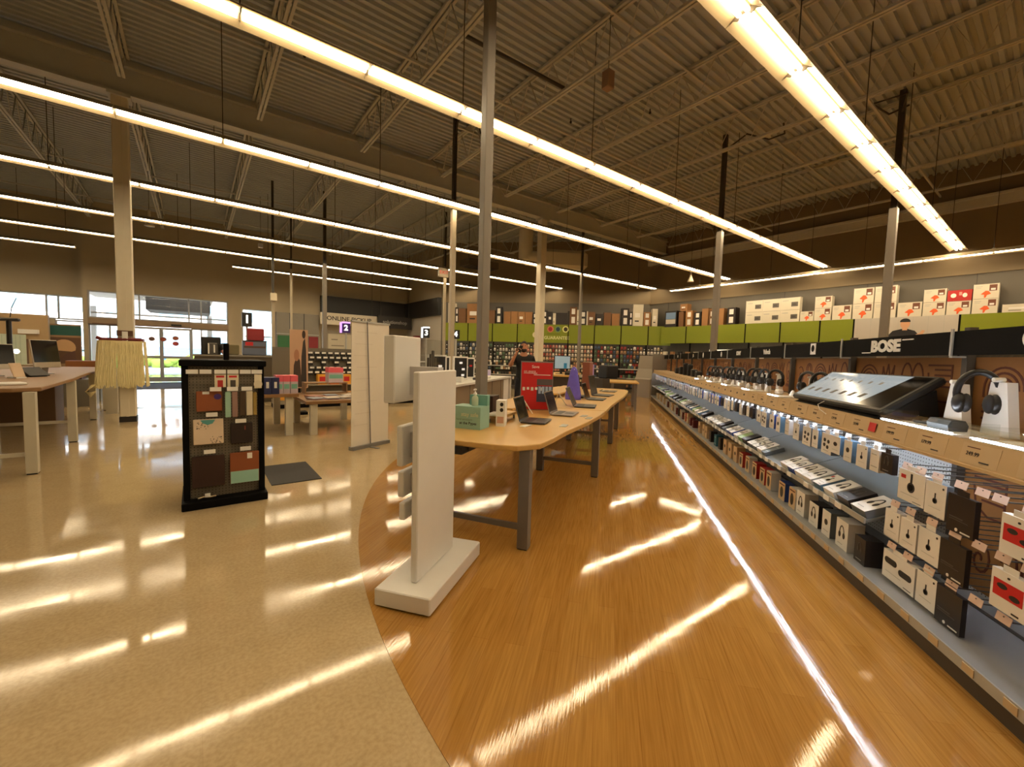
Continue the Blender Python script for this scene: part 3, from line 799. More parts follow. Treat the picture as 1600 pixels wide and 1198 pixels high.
seq = [(1.10, 5), (1.22, 2), (1.36, 0), (1.53, 4), (1.70, 1), (1.83, 3), (2.02, 4), (2.17, 3), (2.38, 0), (2.58, 2), (2.80, 4), (2.97, 7), (3.2, 3), (3.36, 1), (3.62, 5), (3.75, 6), (3.9, 5), (4.05, 2), (4.25, 5), (4.42, 6), (4.6, 0), (4.8, 2), (5.0, 5), (5.2, 7), (5.36, 1), (5.55, 7), (5.75, 7), (5.95, 6)]
cnt = {}
for t_, i in seq:
    o = styled(i, styles, 'earphone_box', True)
    nb = int((t_ - 1.14) // 1.22) + 1
    key = (i, nb); cnt[key] = cnt.get(key, 0) + 1
    bn = ['nearest bay', 'BOSE bay', 'badge header bay', 'wordmark bay', 'SONY bay', 'bay'][max(0, min(nb, 5))]
    h = styles[i][1]
    put(o, t_, .10, .895 - h, '%s hung in the %s%s' % (names[i], bn, ', %s of its kind' % ORD[cnt[key] - 1] if cnt[key] > 1 else ''), 'box', 'boxes hung under the counter')
# boxes lying on the slanted shelf
lay = [(.15, .19, .05, WHITE2, WHITE2, a_hp), (.13, .17, .05, WHITE2, NAVY, a_hp), (.12, .18, .05, WHITE2, SIDEB, a_side), (.16, .2, .05, WHITE2, SIDEG, a_hp), (.15, .18, .06, BOXB, BOXB, a_dark2), (.14, .16, .05, GRN, GRN, a_blank), (.10, .19, .04, SIDEG, SIDEG, a_blank), (.12, .18, .05, WHITE2, SIDEG, a_buds)]
lname = ['white headphone box', 'white headphone box with navy side', 'white box with blue side', 'wide white headphone box', 'black box', 'pale green box', 'grey box', 'white earbud box']
lseq = [(1.24, 3), (1.42, 4), (1.62, 0), (1.80, 2), (1.97, 0), (2.13, 0), (2.29, 1), (2.44, 0), (2.98, 6), (3.1, 0), (3.26, 7), (3.42, 3), (3.62, 4), (3.8, 5), (3.98, 0), (4.2, 1), (4.36, 1), (4.6, 6), (4.75, 4), (4.95, 3), (5.15, 0), (5.32, 7), (5.5, 0), (5.68, 6), (5.95, 4)]
cnt = {}
rx = -(math.radians(90) - math.atan2(.18, .46))
for t_, i in lseq:
    o = styled(i, lay, 'headphone_box'); nb = int((t_ - 1.14) // 1.22) + 1
    key = (i, nb); cnt[key] = cnt.get(key, 0) + 1
    bn = ['nearest bay', 'BOSE bay', 'badge header bay', 'wordmark bay', 'SONY bay', 'bay'][max(0, min(nb, 5))]
    d = lay[i][2]; al = math.atan2(.18, .46)
    y0, z0 = .055, .4575
    # rear face of the carton rests on the shelf
    put(o, t_, y0 - d * math.sin(al), z0 + d * math.cos(al), '%s lying on the %s shelf%s' % (lname[i], bn, ', %s of its kind' % ORD[cnt[key] - 1] if cnt[key] > 1 else ''), 'box', 'boxes lying on the sloping shelf', rx=rx)
# boxes standing on the base deck
std = [(.15, .20, .10, WHITE2, WHITE2, a_hp), (.12, .19, .12, WHITE2, SIDEG, a_pill1), (.15, .18, .10, WHITE2, BOXB, a_hp), (.14, .17, .08, TAN, NAVY, a_tan), (.13, .18, .09, TAN, WHITE2, a_tan), (.14, .17, .10, TAN, REDB, a_tan), (.12, .17, .1, BOXB, BOXB, a_dark2), (.13, .17, .1, TEALB, TEALB, a_blank), (.12, .15, .1, DKR, DKR, a_blank), (.15, .2, .1, TAN, TAN, a_pill1)]
sname = ['white headphone box', 'white box with a grey side', 'white headphone box with black side', 'tan box with bright blue side', 'tan box with white side', 'tan box with red side', 'black box', 'teal box', 'maroon box', 'plain tan box']
sseq = [(1.24, 6), (1.46, 0), (1.68, 1), (1.88, 2), (2.12, 0), (2.29, 4), (2.52, 3), (2.86, 4), (3.05, 5), (3.3, 5), (3.55, 4), (3.8, 5), (4.05, 9), (4.3, 9), (4.55, 9), (4.85, 6), (5.1, 7), (5.45, 6), (5.75, 9), (5.95, 9), (6.3, 9), (6.9, 8), (7.2, 8), (7.5, 9), (7.8, 5), (8.1, 8), (8.4, 4), (8.7, 6), (9.0, 8), (9.4, 4), (9.8, 9), (10.2, 4), (10.6, 8), (11, 4), (11.4, 9), (11.8, 4), (12.2, 9), (12.6, 4), (13, 9), (13.4, 4)]
cnt = {}
for t_, i in sseq:
    o = styled(i, std, 'retail_box'); cnt[i] = cnt.get(i, 0) + 1
    put(o, t_, .07, .137, '%s on the bottom deck, %s of these from near end' % (sname[i], ORD[cnt[i] - 1]), 'box', 'boxes standing on the bottom deck')
# far bays: upper shelf goods (t > 6)
fseq = []
t_ = 6.2; rnd = random.Random(3)
while t_ < 14.2:
    fseq.append((t_, rnd.choice([1, 1, 7, 2, 4, 5, 6, 0]) if t_ < 9.5 else rnd.choice([7, 1, 4, 0, 6]))); t_ += rnd.uniform(.17, .26)
cnt = {}
for t_, i in fseq:
    o = styled(i, styles, 'earphone_box', True); cnt[i] = cnt.get(i, 0) + 1
    h = styles[i][1]
    put(o, t_, .10, .90 - h, '%s hung far along the aisle, %s of these beyond SONY' % (names[i], ORD[cnt[i] - 1]), 'box', 'boxes hung at the far end')
t_ = 6.3; cnt = {}
while t_ < 14.0:
    i = rnd.choice([0, 4, 6, 2, 5, 7]); o = styled(i, lay, 'headphone_box'); cnt[i] = cnt.get(i, 0) + 1
    d = lay[i][2]; z0, z1 = (.45, .63) if t_ < 1.14 + 1.22 * 8 else (.5, .56); al = math.atan2(z1 - z0, .46)
    put(o, t_, .055 - d * math.sin(al), z0 + .0075 + d * math.cos(al), '%s lying on the far sloping shelf, %s of these' % (lname[i], ORD[cnt[i] - 1]), 'box', 'boxes lying on the far shelf', rx=-(PI / 2 - al))
    t_ += rnd.uniform(.2, .32)

# ---- things on the counter (z = 1.085)
ZT = 1.087
def hp_thing(label, white=False):
    r = T('headphones', label, 'headphones', (0, 0, 0), 0, 'display headphones')
    mt = M('headphone_black', (20, 18, 18), .38) if not white else WHITE
    b = MB(); b.tube([(x, 0, z) for x, z in arcpts(0, .0, .078, -25, 205, 20, .1)], .0155, mt, 8); b.build('headband', r)
    for s in (-1, 1):
        c = MB(); c.ell((s * .066, 0, -.05), .03, .044, .05, mt, 14, 8); c.build('ear_cup', r)
        c = MB(); c.ell((s * .042, 0, -.05), .024, .042, .046, M('ear_pad', (34, 30, 30), .7), 12, 8); c.build('ear_pad', r)
    return r
def hp_stand(label, h=.25, wb=.075, wt=.03):
    r = T('headphone_stand', label, 'stand', (0, 0, 0), 0, 'headphone stands')
    m = MB(); m.prism([(-wb, 0), (wb, 0), (wt, h), (-wt, h)], -.022, .022, WHITE, Matrix.Rotation(PI / 2, 4, 'X')); m.build('stand_body', r)
    m = MB(); m.cyl((0, .0, h + .012), (0, -.045, h + .012), .012, WHITE, n=10); m.build('peg', r)
    return r
# tall stand carrying the big pair in the nearest bay
st = hp_stand('tall white tapered stand without headphones beside the nearest counter corner', .25, .075, .035); st.location = GW(1.05, .40, ZT); st.rotation_euler = (0, 0, GR)
st2 = hp_stand('white tapered stand holding the large black headphones', .275, .085, .045); st2.location = GW(.72, .36, ZT); st2.rotation_euler = (0, 0, GR)
hp = hp_thing('large black over-ear headphones hung on the nearest white stand'); hp.location = GW(.76, .285, ZT + .215); hp.rotation_euler = (0, 0, GR + 1.15); hp.scale = (1.0, 1.0, 1.08)
hpos = [(2.54, 1, 'behind the right half of the lit tablet'), (2.8, 0, 'behind the left end of the lit tablet'), (3.62, 0, 'left of the badge bay boundary'),
        (3.98, 1, 'in the wordmark bay, nearest pair'), (4.2, 0, 'in the wordmark bay, middle pair'), (4.42, 0, 'in the wordmark bay, farthest pair'),
        (4.95, 0, 'in the SONY bay, nearest pair'), (5.2, 0, 'in the SONY bay, second pair'), (5.45, 0, 'in the SONY bay, third pair'), (5.72, 0, 'in the SONY bay, farthest pair'),
        (6.2, 0, 'just beyond the SONY bay, nearest pair'), (6.5, 0, 'just beyond the SONY bay, middle pair'), (6.8, 0, 'just beyond the SONY bay, farthest pair')]
for t_, wv, where in hpos:
    s_ = dup(st2); s_.location = GW(t_, .38, ZT); s_.rotation_euler = (0, 0, GR); s_['label'] = 'white stand carrying headphones %s' % where; s_.scale = (.62, 1, .75)
    h_ = dup(hp); h_.scale = (1, 1, .95); h_.location = GW(t_, .335, ZT + .17); h_.rotation_euler = (0, 0, GR + random.uniform(.5, 1.1)); h_['label'] = 'dark headphones on a stand %s' % where
# lit tablet demo board, tilted
r = T('demo_display', 'large tilted black framed display lit with white product pictures on the counter', 'display', GW(1.87, .30, ZT), GR)
X = TX(0, -.20, .055, math.radians(36), 0, 0)
m = MB(); m.bbox(-.66, .66, 0, .40, -.05, .0, BLACK, .012, X); m.build('bezel', r)
m = MB(); m.add([X @ Vector(p) for p in ((-.62, .03, .0015), (.34, .03, .0015), (.44, .375, .0015), (-.62, .375, .0015))], [(0, 1, 2, 3)], M('lit_screen', (60, 64, 66), .12, emit=.42, noise=.1, nscale=3, ecol=(222, 232, 234)))
m.add([X @ Vector(p) for p in ((.34, .03, .0015), (.62, .03, .0015), (.62, .375, .0015), (.44, .375, .0015))], [(0, 1, 2, 3)], SCREEN)
for i in range(7):
    x0 = -.55 + i * .13
    m.add([X @ Vector(p) for p in ((x0, .1, .0022), (x0 + .05, .1, .0022), (x0 + .07, .15, .0022), (x0 + .02, .15, .0022))], [(0, 1, 2, 3)], DKGREY)
    m.add([X @ Vector(p) for p in ((x0, .26, .0022), (x0 + .03, .26, .0022), (x0 + .035, .29, .0022), (x0 + .005, .29, .0022))], [(0, 1, 2, 3)], GREYM)
    m.add([X @ Vector(p) for p in ((x0 - .03, .03, .002), (x0 - .026, .03, .002), (x0 - .026, .375, .002), (x0 - .03, .375, .002))], [(0, 1, 2, 3)], LTGREY)
m.build('screen', r)
m = MB(); m.xprism([(-.21, 0), (.16, 0), (.13, .2), (-.17, .012)], -.6, .6, BLACK); m.build('stand_base', r)
m = MB(); m.tube([(.05, -.24, .06), (.02, -.27, .03), (.1, -.29, .0), (.16, -.27, -.03)], .003, WHITE, 6); m.build('cable', r)
# round speaker and tablet by its left end
r = T('smart_speaker', 'round tan fabric speaker at the left end of the lit display', 'speaker', GW(2.62, .30, ZT), GR); m = MB(); m.ell((0, 0, .058), .06, .06, .058, M('tan_fabric', (178, 142, 108), .8), 18, 10); m.build('fabric_body', r)
m = MB(); m.lathe([(.034, 0), (.036, .006), (.02, .008)], BLACK, 16); m.build('foot', r)
m = MB(); m.bbox(-.075, .075, -.006, .006, 0, .12, BLACK, .003, TX(0, 0, 0, -.5)); put(m.build('tablet'), 2.45, .40, ZT, 'thin dark tablet leaning behind the round tan speaker', 'tablet')
# clear cases lit from inside
def case(t_, w, label, item):
    r = T('display_case', label, 'display case', GW(t_, .17, ZT), GR, 'lit display cases')
    m = MB(); m.box(-w / 2, w / 2, -.095, .1, 0, .012, WHITE); m.build('tray', r)
    m = MB(); m.box(-w / 2 + .01, w / 2 - .01, -.094, -.080, .0122, .02, LED); m.build('light_bar', r)
    if w > .3:
        m = MB(); m.box(-w / 2, w / 2, -.098, -.095, 0, .075, CLEAR); m.box(-w / 2, -w / 2 + .004, -.095, .1, .012, .075, CLEAR); m.box(w / 2 - .004, w / 2, -.095, .1, .012, .075, CLEAR); m.build('cover', r)
    return r
case(.87, .55, 'clear lit display case on the counter right of the tablet', 0)
m = MB(); m.xprism([(-.04, 0), (.04, 0), (.045, .03), (.03, .055), (-.03, .055), (-.045, .03)], -.075, .075, M('speaker_graphite', (38, 40, 40), .6)); put(m.build('portable_speaker'), .80, .19, ZT + .013, 'dark portable pill speaker inside the clear lit case', 'speaker')
m = MB(); m.tube([(-.1, .02, .01), (-.04, -.01, .012), (.02, .02, .01), (.08, -.01, .012), (.1, .01, .01)], .008, BLACK, 8); put(m.build('neckband_earphones'), 1.0, .2, ZT + .013, 'black neckband earphones inside the clear lit case', 'earphones')
case(.17, .62, 'lit display tray at the nearest end of the counter', 0)
m = MB(); m.tube(([(x, 0, .02) for x in (-.11,)] + [(-.05, .02, .018), (.02, -.02, .016), (.1, .02, .016), (.16, .0, .016)]), .010, BLACK, 8); m.tube([(-.11, 0, .02), (-.06, .05, .02), (.0, .06, .02), (.1, .05, .02), (.16, 0, .02)], .008, BLACK, 8); m.ell((-.11, 0, .025), .03, .02, .02, BLACK); put(m.build('sport_earphones'), .22, .19, ZT + .013, 'black sport earphones on the lit tray at the nearest end', 'earphones')
for i, (t_, s_, a_, lb) in enumerate(((.90, .30, .1, 'white instruction card on the counter in front of the tall stand'), (.80, .28, -.1, 'white instruction card nearer the large black headphones'), (1.2, .42, .3, 'white card leaning at the back right of the tablet'), (.5, .4, .4, 'white crumpled cards at the right edge of the counter'))):
    m = MB(); m.box(-.07, .07, -.045, .045, 0, .01, WHITE2); m.rect(-.05, .04, .0, .002, -.02, LTGREY); put(m.build('instruction_card'), t_, s_, ZT, lb, 'card', 'instruction cards', tw=a_)
cnt = 0
for j, t_ in enumerate((2.95, 3.25, 3.55, 3.85, 4.2, 4.5, 4.85, 5.15, 5.5, 5.8, 6.15, 6.5, 6.85, 7.25, 7.6)):
    if j % 3 == 0:
        case(t_, .26, 'small lit display tray on the counter beyond the tablet, %s of these' % ORD[cnt], 0); cnt += 1
for j in range(14):
    t_ = 3.0 + .36 * j
    m = MB()
    if j % 2: m.bbox(-.05, .05, -.03, .03, 0, .055, WHITE, .012)
    else: m.lathe([(.032, 0), (.034, .012), (.022, .05), (.008, .07)], WHITE, 12)
    put(m.build('demo_stand'), t_, .29, ZT, 'small white demo stand on the counter beyond the tablet, %s along' % ORD[j], 'stand', 'small demo stands')
for j, (t_, h) in enumerate(((7.9, .14), (8.4, .17), (8.9, .28), (9.5, .3), (10.1, .2), (10.8, .16))):
    m = MB(); m.bbox(-.12 if h < .25 else -.06, .12 if h < .25 else .06, -.06, .06, 0, h, BLACK, .02); put(m.build('bluetooth_speaker'), t_, .32, ZT, 'black speaker on the far counter, %s from the SONY bay side' % ORD[j], 'speaker', 'black speakers on the far counter')
# poles that drop behind the headers
# ================================================================== GREEN FASCIA WALLS
GREEN = M('lime_fascia', (122, 134, 14), .5, noise=.03)
s2 = math.sqrt(.5)
def CW(u, k, z=0):           # slanted wall frame: u to the left, k depth
    return (-s2 * u + s2 * k, s2 * u + s2 * k, z)
CR = -PI / 4; ER = -PI / 2
PEGW = tex_peg('dark_wall_pegboard', (70, 64, 56), (24, 22, 20))
SHLIGHT = M('shelf_light', (255, 236, 206), .4, emit=6.0, noise=0)
def wall_bay(loc, rz, w, z0, z1, label, fascia=None, light=False):
    r = T('wall_shelving_bay', label, 'shelf unit', loc, rz, 'wall shelving bays')
    b = MB(); b.box(-w / 2, w / 2, .0, .5, 0, .12, KICK); b.box(-w / 2, w / 2, -.02, .5, .12, .15, DKGREY); b.build('base_deck', r)
    b = MB(); b.box(-w / 2, w / 2, .3, .32, .15, z1 - .02, PEGW); b.build('back_panel', r)
    b = MB(); b.box(-w / 2 + .008, w / 2 - .008, -.06, -.045, z0, z1, fascia or GREEN)
    f = b.build('fascia_panel', r)
    b = MB(); b.box(-w / 2 + .03, w / 2 - .03, .0, .03, z0 + .02, z0 + .035, SHLIGHT); b.build('shelf_light', r)
    b = MB(); b.box(w / 2 - .02, w / 2 + .02, -.064, -.04, z0, z1, BLACKM); b.build('fascia_joint', r)
    b = MB(); b.box(-w / 2 + .005, w / 2 - .005, -.05, .5, z1 - .03, z1 - .005, DKGREY); b.build('top_shelf', r)
    b = MB(); b.box(w / 2 - .02, w / 2 + .02, .26, .3, .15, z1 - .03, BLACKM); b.build('upright', r)
    return r, f
cbay = []
for i in range(9):
    u = 5.78 - 1.118 * (i + .5)
    r, f = wall_bay(CW(u, 18.6), CR, 1.118, 2.08, 2.88, 'wall bay with lime green fascia on the slanted wall, %s from its left end' % ORD[i])
    b = MB(); b.box(-.55, .55, .05, .3, .62, .64, DKGREY); b.box(-.55, .55, .03, .05, .6, .645, LTGREY); b.build('shelf', r)
    b = MB(); b.box(-.55, .55, .05, .3, 1.02, 1.04, DKGREY); b.box(-.55, .55, .03, .05, 1.0, 1.045, LTGREY); b.build('shelf', r)
    cbay.append((r, f, u))
# lettering across fascia five (word and three ink circles)
f = cbay[4][1]; l = MB()
for i, c in enumerate(((170, 40, 50), (30, 80, 96), (214, 214, 120))):
    l.disc(-.22 + .33 * i, 2.68, .14, .14, -.06, M('ring%d' % i, (196, 110, 80) if i == 0 else (110, 140, 90) if i == 1 else (222, 222, 150), .5), .004, 20); l.disc(-.22 + .33 * i, 2.68, .085, .095, -.064, M('ink%d' % i, (150, 20, 40) if i == 0 else (24, 60, 80) if i == 1 else (50, 40, 14), .5), .004, 16)
l.text('GUARANTEE', .19, .06, -.06, 2.3, M('pale_lettering', (206, 206, 150), .5), depth=.004, bold=.006); l.rect(-.36, .2, 2.46, 2.475, -.06, M('fine_print', (70, 80, 20), .5), .003)
l.build('fascia_lettering', f)
l = MB(); l.disc(.25, 2.42, .13, .13, -.06, M('pale_seal', (214, 206, 170), .5), .004, 18); l.build('fascia_seal', cbay[3][1])
# east run
PHOTO = M('photo_grey', (186, 182, 176), .5, noise=.02); SKIN = M('printed_skin', (206, 160, 128), .5)
ye = [10.45, 9.32, 8.19, 7.06, 5.94, 4.82, 3.97, 1.80, .55, -.7]
for i in range(9):
    a, b_ = ye[i], ye[i + 1]; w = a - b_
    photo = i == 6
    lb = 'wall bay with lime green fascia on the right wall, %s from its far end' % ORD[i] if not photo else 'wall bay with a pale photo fascia of a man in black'
    r, f = wall_bay((15.7, (a + b_) / 2, 0), ER, w, 2.16, 2.83, lb, PHOTO if photo else None)
    if photo:
        l = MB(); y = -.06; dk_ = M('printed_black', (26, 26, 30), .6)
        for q in range(7): l.rect(-1.0 + q * .3, -.99 + q * .3, 2.17, 2.82, y, LTGREY, .001)
        l.plate([(-.34, 2.17), (-.30, 2.32), (-.2, 2.45), (-.02, 2.5), (.1, 2.5), (.26, 2.44), (.36, 2.3), (.4, 2.17)], y, dk_, .002)
        l.plate(arcpts(.05, 2.63, .1, 0, 360, 18, .13), y - .002, SKIN, .002); l.plate(arcpts(.05, 2.70, .108, -10, 190, 14, .085), y - .004, dk_, .002)
        l.rect(.0, .1, 2.46, 2.54, y - .001, SKIN, .002); l.plate([(.3, 2.28), (.42, 2.34), (.46, 2.44), (.40, 2.46), (.36, 2.38), (.28, 2.34)], y - .003, SKIN, .002)
        l.build('fascia_photo', f)
# overstock above the fascia ------------------------------------------------
BROWN = M('brown_carton', (150, 108, 66), .65, noise=.06); BROWN2 = M('dark_brown_carton', (112, 78, 48), .65, noise=.06); OFFW = M('offwhite_carton', (212, 206, 190), .55, noise=.03)
ORANGEP = M('orange_print', (226, 96, 44), .5); PHOTOP = M('brown_photo_print', (110, 66, 48), .5)
def stock(name, w, h, d, mat, art=None):
    m = MB(); m.box(-w / 2, w / 2, 0, d, 0, h, mat)
    m.rect(-w / 2 + .01, w / 2 - .01, h * .995 - .006, h * .995, 0, DKGREY, .0008)
    if art: art(m, w, h)
    return m.build(name)
def a_or(m, w, h):
    m.rect(w * .12, w * .42, h * .5, h * .92, 0, PHOTOP); m.rect(w * .18, w * .36, h * .55, h * .68, -.0015, WHITE2)
    m.plate([(-w * .2, h * .3), (-w * .02, h * .52), (w * .1, h * .5), (w * .2, h * .3), (w * .05, h * .22), (0, h * .05), (-w * .06, h * .05), (-w * .06, h * .25)], 0, ORANGEP)
    m.rect(-w * .42, -w * .15, h * .8, h * .84, 0, LTGREY); m.rect(-w * .42, -w * .2, h * .7, h * .73, 0, LTGREY)
def a_proj(m, w, h):
    m.rect(w * .05, w * .4, h * .25, h * .62, 0, M('device_grey', (92, 88, 82), .5)); m.rect(w * .1, w * .3, h * .35, h * .5, -.0015, DKGREY); m.rect(-w * .42, -w * .1, h * .72, h * .78, 0, LTGREY)
def a_lab(m, w, h):
    m.rect(-w * .3, w * .2, h * .4, h * .6, 0, WHITE2); m.rect(-w * .3, w * .1, h * .2, h * .26, 0, INK)
def a_lab2(m, w, h):
    m.rect(-w * .25, w * .25, h * .1, h * .45, 0, WHITE2); m.rect(-w * .25, w * .25, h * .6, h * .9, 0, WHITE2)
def a_scr(m, w, h):
    m.rect(-w * .42, w * .42, h * .5, h * .9, 0, M('print_blue', (110, 140, 180), .5)); m.rect(-w * .42, w * .42, h * .2, h * .48, 0, M('print_sand', (196, 186, 170), .5))
def a_redart(m, w, h):
    m.disc(-w * .25, h * .5, w * .12, h * .2, 0, WHITE2); m.disc(w * .22, h * .5, w * .1, h * .2, 0, WHITE2); m.rect(-w * .02, w * .1, h * .5, h * .8, 0, M('pink_print', (230, 150, 140), .5))
ZE = 2.83
def pe(o, y0, y1, z, label, cat='box', group='boxes on top of the right wall shelf'):
    o.location = (15.68, (y0 + y1) / 2, z); o.rotation_euler = (0, 0, ER); return tag(o, label, cat, group)
pj = None
for row in range(2):
    for c in range(3):
        if pj is None: o = pj = stock('projector_box', .555, .40, .2, OFFW, a_proj)
        else: o = dup(pj)
        pe(o, 7.1 - c * .56, 7.1 - c * .56 - .56, ZE + row * .402, 'off-white carton with a grey device photo, %s row, %s from the left' % (('lower', 'upper')[row], ORD[c]))
ob = None
def orange(y0, y1, z, h, label):
    global ob
    o = stock('appliance_box', abs(y0 - y1) - .012, h, .24, OFFW, a_or); pe(o, y0, y1, z, label)
orange(5.40, 5.02, ZE, .32, 'low off-white box with orange print right of the grey device cartons')
orange(5.01, 4.56, ZE, .39, 'off-white orange-printed box at the bottom of the first pair stack')
orange(5.01, 4.56, ZE + .392, .36, 'off-white orange-printed box on top of the first pair stack')
orange(4.54, 4.06, ZE, .44, 'single off-white orange-printed box left of the grey pole')
for c, (a, b_) in enumerate(((4.04, 3.56), (3.55, 3.06))):
    for rw in range(2): orange(a, b_, ZE + rw * .452, .45, 'off-white orange-printed box behind the grey pole, %s column, %s box' % (('left', 'right')[c], ('lower', 'upper')[rw]))
orange(3.03, 2.53, ZE, .40, 'single off-white orange-printed box right of the grey pole')
orange(2.52, 2.08, ZE, .36, 'off-white orange-printed box below another, left neighbour of the bright red box')
orange(2.52, 2.08, ZE + .362, .34, 'upper off-white orange-printed box left of the bright red box')
pe(stock('game_box', .43, .28, .24, REDB, a_redart), 2.07, 1.63, ZE + .352, 'bright red box lying on an off-white box on the right wall shelf')
orange(2.07, 1.63, ZE, .35, 'off-white orange-printed box under the bright red box')
orange(1.62, 1.18, ZE, .37, 'lower off-white orange-printed box at the right end of the stacks')
orange(1.62, 1.18, ZE + .372, .36, 'upper off-white orange-printed box at the right end of the stacks')
pe(stock('appliance_box', .5, .2, .24, OFFW, a_lab), 1.12, .6, ZE, 'flat off-white box at the right edge of the wall shelf')
# east shelf towards the corner: brown cartons etc
ey = [(8.0, .24, .62, BROWN, None, 'tall plain brown carton'), (8.32, .22, .58, BROWN2, a_lab2, 'dark brown carton with white labels'), (8.6, .24, .66, BROWN, None, 'tall brown carton'), (8.9, .26, .55, BOXB, a_lab2, 'black carton with white labels'), (9.25, .28, .62, BROWN, a_lab2, 'brown carton with white labels'),
      (9.6, .2, .6, BROWN2, None, 'dark brown carton'), (10.06, .52, .66, BOXB, a_scr, 'black carton with pale screen print'), (7.6, .3, .62, BOXB, a_lab2, 'black carton with white picture')]
for j, (y, w, h, mt, at_, lb) in enumerate(ey):
    o = stock('overstock_carton', w, h, .3, mt, at_); pe(o, y + w / 2, y - w / 2, ZE, '%s on right wall shelf near the corner, %s from right' % (lb, ORD[[1, 2, 3, 4, 5, 6, 7, 0][j]]))
o = stock('overstock_carton', .3, .28, .3, BROWN, a_lab); pe(o, 9.65, 9.35, ZE + .625, 'small brown carton on top of a labelled brown carton near the room corner')
# slanted wall overstock, left to right (u from 5.3 down)
def pc(o, u, z, label, group='cartons on top of the slanted wall shelf'):
    o.location = CW(u, 18.57, z); o.rotation_euler = (0, 0, CR); return tag(o, label, 'box', group)
cs = [(5.45, .3, .9, OFFW, a_lab2), (4.95, .34, .66, BROWN2, None), (4.42, .62, .88, BROWN, a_lab), (3.84, .2, .55, BOXB, a_lab2), (3.59, .26, .6, BROWN2, None), (3.28, .26, .75, BOXB, a_lab2), (2.9, .3, .55, BROWN, None), (2.58, .3, .56, BROWN, None), (2.26, .3, .55, BROWN, a_lab), (1.94, .3, .54, BROWN, None), (1.66, .2, .5, BOXB, a_lab2),
      (.5, .5, .52, BOXB, None), (.82, .12, .5, OFFW, a_lab), (0.0, .3, .78, BROWN2, a_lab2), (-.42, .3, .62, BOXB, a_lab2), (-.78, .3, .58, BROWN2, a_lab), (-1.12, .3, .5, BOXB, a_lab), (-1.45, .3, .56, BROWN2, None), (-1.8, .32, .52, BROWN, None), (-2.2, .3, .75, BOXB, a_lab2), (-2.72, .42, .92, OFFW, a_lab), (-3.1, .28, .6, BROWN, a_lab2), (-3.42, .22, .74, OFFW, a_lab), (5.2, .13, .7, BOXB, a_lab2), (4.02, .16, .62, OFFW, a_lab2), (1.0, .2, .56, BOXB, a_lab), (.2, .08, .6, BOXB, None), (-.21, .1, .66, OFFW, a_lab), (-.6, .05, .6, OFFW, None), (-2.43, .12, .6, BOXB, a_lab2), (1.25, .26, .6, BOXB, a_lab2)]
nm = {id(OFFW): 'off-white carton', id(BROWN): 'brown carton', id(BROWN2): 'dark brown carton', id(BOXB): 'black carton'}
srt = sorted(cs, key=lambda q: -q[0])
for u, w, h, mt, at_ in cs:
    o = stock('overstock_carton', w, h, .34, mt, at_); j = srt.index((u, w, h, mt, at_))
    pc(o, u, 2.877, '%s on top of the slanted wall shelf, %s from the left' % (nm[id(mt)], ORD[j] if j < 20 else ('twenty-' + ORD[j - 21] if 20 < j < 30 else 'twentieth' if j == 20 else 'thirty-' + ORD[j - 31] if j > 30 else 'thirtieth')))
# goods hung on the slanted wall
pk = []
pcols = [('white', (226, 220, 208)), ('pink', (206, 140, 120)), ('cream', (220, 198, 160)), ('red', (150, 50, 44)), ('black', (40, 36, 34)), ('blue', (70, 90, 120)), ('green', (90, 120, 90)), ('tan', (170, 130, 90))]
pmat = [M('pack_' + n_, c, .5) for n_, c in pcols]
def pack_mesh(mt, w, h):
    m = MB(); m.box(-w / 2, w / 2, 0, .03, 0, h, mt); m.rect(-w * .3, w * .3, h * .15, h * .4, 0, INK if mt is not pmat[4] else WHITE2, .001); m.rect(-w * .12, w * .12, h, h + .02, .01, mt, .002)
    return m
ppro = {}
rnd = random.Random(11)
count = 0
tails = {}
rest = MB()
palette = {0: [0, 4, 6, 4, 5, 0], 1: [0, 6, 4, 0, 5], 2: [0, 4, 6, 0], 3: [0, 1, 2, 4], 4: [1, 1, 2, 0, 3, 1], 5: [2, 0, 2, 1, 0], 6: [0, 6, 3, 5, 4, 7], 7: [7, 6, 3, 0, 5, 4], 8: [0, 2, 4, 0]}
for i in range(9):
    u0 = cbay[i][2]
    for row, z in enumerate((1.86, 1.68, 1.5, 1.32)):
        nk = 8
        for c in range(nk):
            u = u0 + .47 - c * .134
            ci = rnd.choice(palette[i]); wz = rnd.choice([.075, .085, .095])
            key = (ci, wz)
            if key not in ppro:
                o = pack_mesh(pmat[ci], wz, .125).build('hanging_pack'); ppro[key] = o
            else: o = dup(ppro[key])
            o.location = CW(u, 18.6 + .14, z); o.rotation_euler = (0, 0, CR)
            tag(o, '%s pack hung on the slanted wall, bay %s from left, %s row, %s along' % (pcols[ci][0], ORD[i], ORD[row], ORD[c]), 'pack', 'small packs hung on the slanted wall')
            count += 1
    for row, z in enumerate((1.16, 1.045, .86, .645, .42, .25)):
        c = 0; x = -.5
        while x < .46:
            w = rnd.uniform(.05, .11); h = rnd.uniform(.07, .15) if row else .1
            ci = rnd.choice(palette[i] + [4, 7, 4])
            X = Matrix.Translation(CW(u0, 18.6)) @ Matrix.Rotation(CR, 4, 'Z')
            yy = .14 if row in (0,) else .08
            rest.box(x, x + w, yy, yy + .05, z, z + h, pmat[ci], X); x += w + .03
o = rest.build('hanging_pack'); o['kind'] = 'stuff'; tag(o, 'mixed small packs crowding the lower rows of the slanted wall', 'packs')
